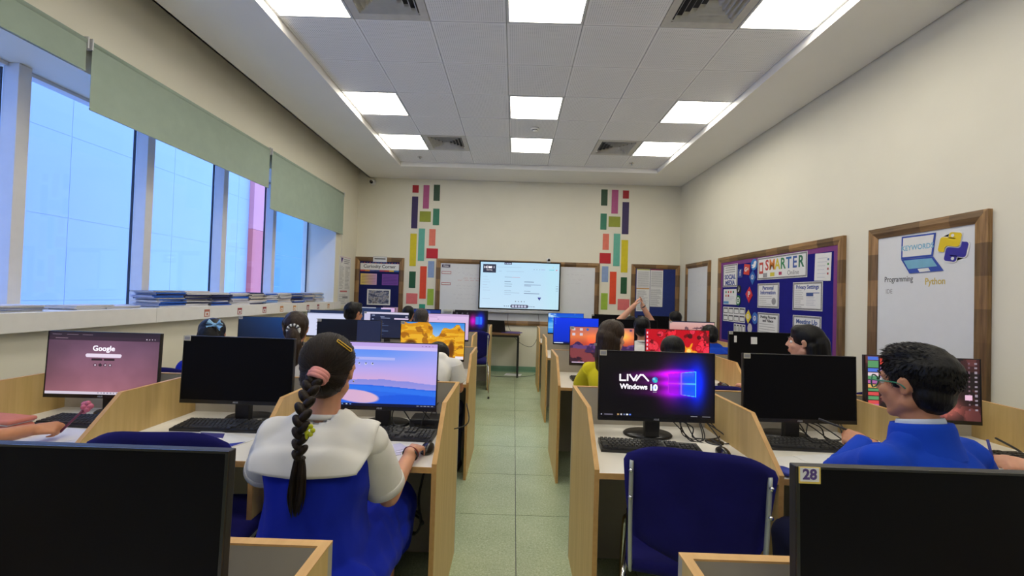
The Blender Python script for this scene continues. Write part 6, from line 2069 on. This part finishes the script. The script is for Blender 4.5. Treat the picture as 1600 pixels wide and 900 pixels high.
obj('braid', g, M_hairD, root, True)
g = G()
for k in range(46):
    a = rs.uniform(0, 2 * PI); r = 0.012 * math.sqrt(rs.random())
    o = V((math.cos(a) * r, math.sin(a) * r, 0)); 
    sp = rs.uniform(0.6, 1.6)
    g.tube([along(0.70) + o * 0.9, along(0.80) + o * 1.5, along(0.90) + o * 1.4 * sp, along(rs.uniform(0.96, 1.0)) + o * 0.9 * sp], [0.003, 0.0038, 0.003, 0.0006], 5, True, 3)
obj('braid_tail', g, M_hairD, root, True)['kind'] = 'stuff'
g = G()
g.tube([along(0.715) + V((0.011 * math.cos(t), 0.011 * math.sin(t), 0)) for t in (2 * PI * k / 12 for k in range(13))], 0.0045, 6)
obj('braid_band', g, M_hairD, root, True)
# pink band, clips
g = G()
ax = (along(0.04) - T0).normalized(); u_ = ax.orthogonal().normalized(); w_ = ax.cross(u_)
for q, rr in ((-0.006, 0.0235), (0.004, 0.025), (0.013, 0.0235)):
    g.tube([T0 + ax * q + (u_ * math.cos(t) + w_ * math.sin(t)) * rr for t in (2 * PI * k / 20 for k in range(21))], 0.0078, 8)
obj('hair_tie', g, fabric('pink_terry', C8(222, 150, 145), 0.9), root, True)
d = V((0.62, -0.30, 0.62)).normalized()
h = hb.ray_cast(HM @ (HC + d * 0.3), -(HM.to_3x3() @ d), 0.3)
if h[0] is not None:
    n_ = h[1]; t1 = (HM.to_3x3() @ V((0.50, 0.45, -0.60))); t1 = (t1 - n_ * t1.dot(n_)).normalized(); t2 = n_.cross(t1)
    loop = [(-0.028, -0.005), (0.026, -0.006), (0.030, 0), (0.026, 0.006), (-0.028, 0.005), (-0.028, -0.005)]
    g = G(); g.tube([h[0] + n_ * 0.005 + t1 * a + t2 * b - n_ * (a * a * 3.2) for a, b in loop], 0.0019, 6)
    obj('hair_clip', g, col('yellow_clip', 226, 180, 40, 0.3), root, True)
g = G(); c = along(0.50)
for a in range(5):
    q = 2 * PI * a / 5; g.ell(c + V((0.026 + 0.009 * math.cos(q), -0.006, 0.011 * math.sin(q))), (0.007, 0.004, 0.007))
g.ell(c + V((0.018, -0.004, -0.012)), (0.005, 0.004, 0.014))
obj('flower_clip', g, col('lime_clip', 196, 200, 40, 0.4), root, True)
e_, w_r = J['arms'][1][1], J['arms'][1][2]
for k, (f, m) in enumerate(((0.90, M_ink), (0.95, col('red_black_beads', 120, 40, 44)))):
    c = e_.lerp(w_r, f); ax = (w_r - e_).normalized(); u_ = ax.orthogonal().normalized(); v_ = ax.cross(u_)
    g = G(); g.tube([c + (u_ * math.cos(t) + v_ * math.sin(t)) * 0.0285 for t in (2 * PI * q / 20 for q in range(21))], 0.0033, 6)
    obj('bracelet', g, m, root, True)
g = G(); g.ell(HM @ V((0.083, -0.012, -0.036)), (0.0028, 0.0028, 0.0028)); obj('earring', g, M_chrome, root, True)

# ---- the boy with green glasses
BX, BY = 1.262, 1.235
c_ = chair(1.20, 1.20, R(22), 'navy chair under the boy with green glasses, hidden behind the number 28 monitor')
J = human('boy in a royal blue jumper and green glasses, head turned left in profile', BX, BY, R(14), 1.243, 0.06, (5, 3, 0), M_skinB, M_sweat, 'long', M_trouser, None, M_hairK, voxel=0.0055,
          armL=((1.315, 1.585, 0.862), (-0.25, 0.8, 0.05), (0.55, 0.1, -0.6), dict(curl=((35, 45, 20), (45, 55, 30), (55, 70, 40), (60, 75, 45)), thumb=(25, 15), spread=2, s=0.88), (-0.8, 0.0, -0.7)),
          armR=((1.60, 1.66, 0.735), (-0.5, 0.9, -0.05), (0, 0, -1), {}, (0.9, -0.3, -0.6)), sw=0.168, fold=0.006)
root, HM, nb = J['root'], J['HM'], J['nb']
g = G()
g.ell((0, -0.020, 0.034), (0.079, 0.096, 0.082), n=24, m=16); g.ell((0, -0.043, -0.022), (0.066, 0.049, 0.064), n=20, m=14)
g.ell((0, 0.034, 0.080), (0.058, 0.042, 0.034)); g.ell((0, -0.005, 0.088), (0.064, 0.078, 0.036))
for s in (-1, 1):
    g.capsule((s * 0.066, 0.020, 0.030), (s * 0.070, 0.014, -0.010), 0.013, 0.005)
for v in g.bm.verts: v.co = HM @ v.co
def _d(me):
    push(me, lambda p: 0.0025 * mnoise.noise((p[0] * 55, p[1] * 55, p[2] * 55)))
hair = blob('hair', g, M_hairK, root, 0.0055, 2, _d)
bmh = bmesh.new(); bmh.from_mesh(hair.data); hb = BVHTree.FromBMesh(bmh)
g = G()
for k in range(2200):
    th = rs.uniform(-PI, PI); el = math.asin(rs.uniform(-0.5, 1))
    d0 = V((math.cos(el) * math.sin(th), math.cos(el) * math.cos(th), math.sin(el)))
    h = hb.ray_cast(HM @ (V((0, -0.02, 0.04)) + d0 * 0.3), -(HM.to_3x3() @ d0), 0.3)
    if h[0] is None: continue
    n_ = h[1]
    fw = HM.to_3x3() @ (V((rs.uniform(-0.5, 0.5), 0.75 if d0.z > 0.3 else 0.15, -0.55 if d0.z < 0.5 else -0.05)))
    dr = (n_ * 0.28 + fw * 0.8).normalized()
    ln = rs.uniform(0.009, 0.019) * (1.0 if d0.z > 0 else 0.6)
    w1 = dr.orthogonal().normalized() * 0.0017; w2 = dr.cross(w1.normalized()) * 0.0017
    b = h[0] - n_ * 0.001
    v = [g.bm.verts.new(b + q) for q in (w1, -w1 * 0.5 + w2, -w1 * 0.5 - w2)]; tp = g.bm.verts.new(b + dr * ln)
    for i in range(3): g.face((v[i], v[(i + 1) % 3], tp))
obj('hair_tufts', g, M_hairK, root, True)['kind'] = 'stuff'
M_gfr = plain('green_glasses_frame', C8(30, 120, 90), 0.3)
gl = G()
for s in (-1, 1):
    gl.tube([HM @ V((s * 0.033 + 0.025 * math.cos(t), 0.0955 - 0.010 * abs(math.cos(t)) * (1 if math.cos(t) * s > 0 else 0), 0.020 * math.sin(t) - 0.004)) for t in (2 * PI * q / 22 for q in range(23))], 0.0022, 6)
    gl.tube([HM @ V((s * 0.058, 0.088, 0.002)), HM @ V((s * 0.074, 0.055, 0.004)), HM @ V((s * 0.082, 0.0, 0.004)), HM @ V((s * 0.080, -0.018, -0.010))], 0.0022, 6, True, 4)
gl.tube([HM @ V((-0.009, 0.098, 0.0)), HM @ V((0, 0.103, 0.004)), HM @ V((0.009, 0.098, 0.0))], 0.002, 6)
go = obj('glasses', gl, M_gfr, root, True)
for s in (-1, 1):
    g = G(); g.prism([(s * 0.033 + 0.023 * math.cos(t), 0.018 * math.sin(t) - 0.004) for t in (2 * PI * q / 22 for q in range(22))], 1, 0.092, 0.0928)
    for v in g.bm.verts: v.co = HM @ v.co
    obj('lens', g, M_lens, go)
# shirt collar inside, ribbed jumper collar outside, both lofted round the neck
def neck_loft(rows, m, name, n=32):
    g = G()
    g.rings([[nb + V((rx * math.cos(t), dy + ry * math.sin(t), z - 0.014 * math.sin(t))) for t in (2 * PI * k / n for k in range(n))] for rx, ry, z, dy in rows], False, False)
    o = obj(name, g, m, root, True, fix=True)
    return o
neck_loft([(0.064, 0.060, 0.020, 0.006), (0.058, 0.056, 0.055, 0.008), (0.055, 0.053, 0.062, 0.009), (0.052, 0.050, 0.058, 0.009), (0.052, 0.050, 0.030, 0.008)], fabric('pale_blue_cotton', (0.55, 0.62, 0.74), 0.8), 'shirt_collar')
neck_loft([(0.115, 0.090, -0.045, -0.004), (0.094, 0.080, -0.012, 0.0), (0.086, 0.077, 0.006, 0.002), (0.080, 0.074, 0.034, 0.004), (0.074, 0.069, 0.050, 0.006), (0.066, 0.062, 0.050, 0.007), (0.062, 0.058, 0.030, 0.006)], M_sweat, 'jumper_collar')
def pen(name, label, p0, p1, r, m, tip=None):
    t = thing(name, label, 'pen', p0, 0)
    p0, p1 = V(p0), V(p1)
    d = p1 - p0
    obj('barrel', G().tube([V((0, 0, 0)) + d * 0.08, d], r, 10), m, t, True)
    obj('tip', G().tube([V((0, 0, 0)), d * 0.085], [r * 0.25, r], 8), tip or M_chrome, t, True)
    return t
pen('pen', 'thin black pen in the hand of the boy with green glasses', (1.42, 1.63, 0.845), (1.22, 1.69, 0.915), 0.0042, M_black)

# ---- the writer at the left edge and the arm at the right edge
chair(-2.06, 1.02, 0, 'navy chair of the student writing with the pink pen, outside the left edge')
human('student outside the left edge, only the writing hand and forearm in view', -2.06, 1.12, 0.0, 1.19, 0.10, (0, 20, 0), M_skinB, M_blouse, 'short', M_trouser, 'short', M_hairK, voxel=0.006,
      armR=((-1.93, 1.705, 0.765), (0.70, 0.7, -0.05), (-0.45, 0.35, -0.75), dict(curl=((40, 50, 25), (50, 60, 35), (62, 72, 40), (70, 80, 45)), thumb=(22, 14), spread=2, s=0.88), (0.7, -0.6, -0.6)))
pk = pen('pen', 'pink glittery pen with a fluffy top held over the white notebook', (-1.885, 1.765, 0.728), (-1.795, 1.80, 0.845), 0.0045, col('plum_pen', 120, 60, 86))
g = G()
for k in range(7): g.ell(V((0.070, 0.028, 0.094)) + V((rs.uniform(-1, 1), rs.uniform(-1, 1), rs.uniform(-1, 1))) * 0.011 + V((0.016, 0.008, 0.024)) * rs.random(), (0.011, 0.011, 0.012))
obj('pen_topper', g, col('glitter_pink', 206, 110, 140, 0.35), pk, True)
chair(2.08, 0.98, 0, 'navy chair of the student outside the right edge')
human('student outside the right edge, only a bare forearm with a pearl bracelet in view', 2.16, 1.10, R(4), 1.20, 0.10, (0, 10, 0), M_skinC, M_blouse, 'short', M_trouser, 'short', M_hairK, voxel=0.006,
      armL=((2.085, 1.72, 0.748), (-0.92, 0.35, 0.05), (0.35, 0.6, -0.6), dict(curl=((30, 40, 20), (38, 48, 30), (50, 60, 36), (58, 66, 40)), thumb=(20, 12), spread=2, s=0.86), (0.2, -0.9, -0.5)),
      armR=((2.30, 1.62, 0.735), (-0.3, 1, 0), (0, 0, -1), {}, (0.9, -0.4, -0.6)))
pen('pen', 'blue pen standing upright in the hand at the right edge', (2.005, 1.77, 0.712), (1.995, 1.79, 0.825), 0.0048, col('blue_pen', 44, 54, 140))
t = thing('bracelet', 'white pearl bracelet on the forearm at the right edge', 'bracelet', (2.112, 1.71, 0.75), 0)
for k in range(16):
    a = 2 * PI * k / 16
    obj('pearl', G().ell((0.27 * 0.026 * math.cos(a), 0.96 * 0.030 * math.cos(a), 0.030 * math.sin(a)), (0.0052, 0.0052, 0.0052), None, 10, 6), plain('pearl', (0.75, 0.70, 0.66), 0.2), t, True)
sheetpaper('paper_sheet', 'white paper on the desk under the bare forearm at the right edge', 2.12, 1.74, DZ + 0.001, 0.30, 0.21, R(-8))

# ---- third row of desks
def seat(x, y, label): return chair(x, y, 0, label)
def bow(J, c, sz, m):
    root, HM = J['root'], J['HM']
    for s in (-1, 1):
        g = G()
        for a0 in (28, -28):
            d = V((s * math.cos(R(a0)), -0.25, math.sin(R(a0)))).normalized(); p = HM @ V(c)
            n = V((0, -1, 0))
            q = d.cross(n).normalized()
            vs = [p, p + d * sz + q * sz * 0.38, p + d * sz * 0.92 + n * 0.012, p + d * sz - q * sz * 0.38]
            vb = [g.bm.verts.new(v) for v in vs] + [g.bm.verts.new(v + V((0, 0.010, 0))) for v in vs]
            for f in ((0, 1, 2), (0, 2, 3), (4, 6, 5), (4, 7, 6), (0, 4, 5, 1), (1, 5, 6, 2), (2, 6, 7, 3), (3, 7, 4, 0)): g.face([vb[i] for i in f])
        obj('bow_loop', g, m, root)
    g = G(); g.ell(HM @ V(c) + V((0, -0.008, 0)), (0.012, 0.010, 0.014)); obj('bow_knot', g, m, root, True)
seat(-2.07, 2.68, 'navy chair of the girl with the blue bow')
J = human('girl with black hair and a shiny pale blue bow, beside the window wall', -2.10, 2.86, R(10), 1.128, 0.10, (14, 12, 0), M_skinB, M_royal, 'short', M_trouser, 'long', M_hairK, 0.011)
bow(J, (0.035, -0.120, 0.060), 0.050, plain('pale_blue_satin', C8(150, 200, 235), 0.3))
seat(-1.47, 2.66, 'navy chair of the girl with the patterned scrunchie')
J = human('girl with a curly brown ponytail in a black and white scrunchie', -1.50, 2.86, R(8), 1.198, 0.06, (12, 0, 0), M_skinB, M_blouse, 'short', M_trouser, 'pony', M_hairB, 0.010)
g = G()
for k in range(22):
    a = 2 * PI * k / 22
    g.ell(J['HM'] @ V((0.034 * math.cos(a), -0.118, 0.034 * math.sin(a) + 0.0)), (0.012, 0.011, 0.012), None, 8, 6); g.mi = k % 2
obj('scrunchie', g, [M_paper, M_ink], J['root'], True)
seat(-0.60, 2.66, 'navy chair of the boy in the white shirt')
human('boy in a white shirt bent low in front of the golden rock arch screen', -0.585, 2.86, R(-8), 1.190, 0.16, (0, 30, 0), M_skinB, M_blouse, 'short', M_trouser, 'short', M_hairK, 0.010,
      armR=((-0.44, 3.20, 0.735), (0.1, 1, -0.2), (0, 0, -1), {}, (0.9, -0.3, -0.5), (-0.372, 3.00, 0.70)), sw=0.160, hd=(0.09, -0.20))
seat(0.68, 2.63, 'navy chair of the girl in yellow, chrome leg showing beside the aisle')
J = human('girl in a yellow top with long half-tied brown hair', 0.655, 2.80, R(-14), 1.212, 0.05, (-30, 2, 0), M_skinC, M_yellow, 'short', M_trouser, 'halfup', M_hairB, 0.0075)
g = G(); g.cbox(J['HM'] @ V((-0.03, -0.158, -0.045)), (0.018, 0.012, 0.014)); obj('hair_clip', g, plain('grey_clip', (0.35, 0.33, 0.33), 0.4), J['root'])
seat(1.15, 2.66, 'navy chair of the child before the red flower screen')
human('black-haired child in a grey shirt, head low before the red flower screen', 1.115, 2.86, R(-6), 1.160, 0.10, (0, 22, 0), M_skinB, M_greyshirt, 'short', M_trouser, 'short', M_hairK, 0.010, sw=0.15, hd=(0.03, -0.06))
chair(1.97, 2.64, R(16), 'navy chair of the girl in profile')
human('smiling girl in profile facing left, sleek black hair, before the blue display board', 1.965, 2.80, R(18), 1.222, 0.03, (30, 0, 0), M_skinC, M_blouse, 'short', M_trouser, 'long', M_hairK, 0.0065)
# ---- fourth row
seat(-1.70, 4.22, 'navy chair of the black-haired boy in the fourth row, left')
human('black-haired boy in the fourth row, left of the code editor screen', -1.715, 4.40, R(-14), 1.237, 0.07, (-12, 0, 0), M_skinB, M_blouse, 'short', M_trouser, 'tousled', M_hairK, 0.011)
seat(-0.97, 4.22, 'navy chair of the buzz-cut boy')
human('boy with a grey-brown buzz cut between the editor and lilac screens', -0.975, 4.40, 0, 1.200, 0.07, (0, 0, 0), M_skinC, M_blouse, 'short', M_trouser, 'crop', M_hairS, 0.011)
seat(1.32, 4.18, 'navy chair of the dark-haired child in the fourth row, right')
human('dark-haired child with a white collar left of the red flower screen', 1.335, 4.36, R(-10), 1.178, 0.07, (-14, 2, 0), M_skinB, M_blouse, 'short', M_trouser, 'tousled', M_hairK, 0.010, collar=M_blouse)
seat(2.03, 4.15, 'navy chair of the child in the blue jumper')
human('child in a blue jumper leaning forward, black hair, right of the red screen', 2.045, 4.24, R(-4), 1.180, 0.16, (0, 30, 0), M_skinB, M_sweat, 'long', M_trouser, 'tousled', M_hairK, 0.011, sw=0.165, hd=(0.04, -0.075))
# ---- farthest row
seat(-1.48, 5.72, 'navy chair of the dark-haired student in the farthest row, left')
human('dark-haired student in the farthest row, almost hidden by the buzz-cut boy', -1.485, 5.88, 0, 1.165, 0.07, (0, 6, 0), M_skinB, M_blouse, 'short', M_trouser, 'short', M_hairK, 0.012)
seat(2.24, 5.72, 'navy chair of the dark-haired student below the blue notice board')
human('dark-haired student in the farthest row, below the blue notice board', 2.27, 5.88, 0, 1.205, 0.07, (0, 4, 0), M_skinB, M_blouse, 'short', M_trouser, 'tousled', M_hairK, 0.012)
seat(1.66, 5.72, 'navy chair of the person stretching')
J = human('person in the farthest row stretching, forearms raised and hands clasped', 1.66, 5.88, 0, 1.115, 0.10, (0, 18, 0), M_skinC, M_blouse, 'short', M_trouser, 'short', M_hairK, 0.0055,
      armL=((1.650, 5.81, 1.285), (0.45, 0, 0.9), (0.9, 0.1, -0.3), dict(curl=((12, 25, 15), (12, 22, 15), (12, 22, 15), (15, 22, 15)), s=0.86), (-1, 0.2, 0.0), (1.46, 5.84, 1.07)),
      armR=((1.760, 5.81, 1.285), (-0.18, 0, 1), (-0.95, 0, -0.2), dict(curl=((10, 18, 10), (10, 18, 10), (12, 20, 12), (15, 20, 12)), s=0.86), (1, 0.2, 0.0), (1.895, 5.84, 1.07)), sw=0.17, aw=1.3)
e_, w_ = J['arms'][1][1], J['arms'][1][2]
c = e_.lerp(w_, 0.93); ax = (w_ - e_).normalized(); u_ = ax.orthogonal().normalized(); v_ = ax.cross(u_)
g = G(); g.tube([c + (u_ * math.cos(t) + v_ * math.sin(t)) * 0.029 for t in (2 * PI * q / 16 for q in range(17))], 0.009, 6)
obj('wrist_watch', g, M_ink, J['root'], True)

bpy.data.scenes.remove(WORK)
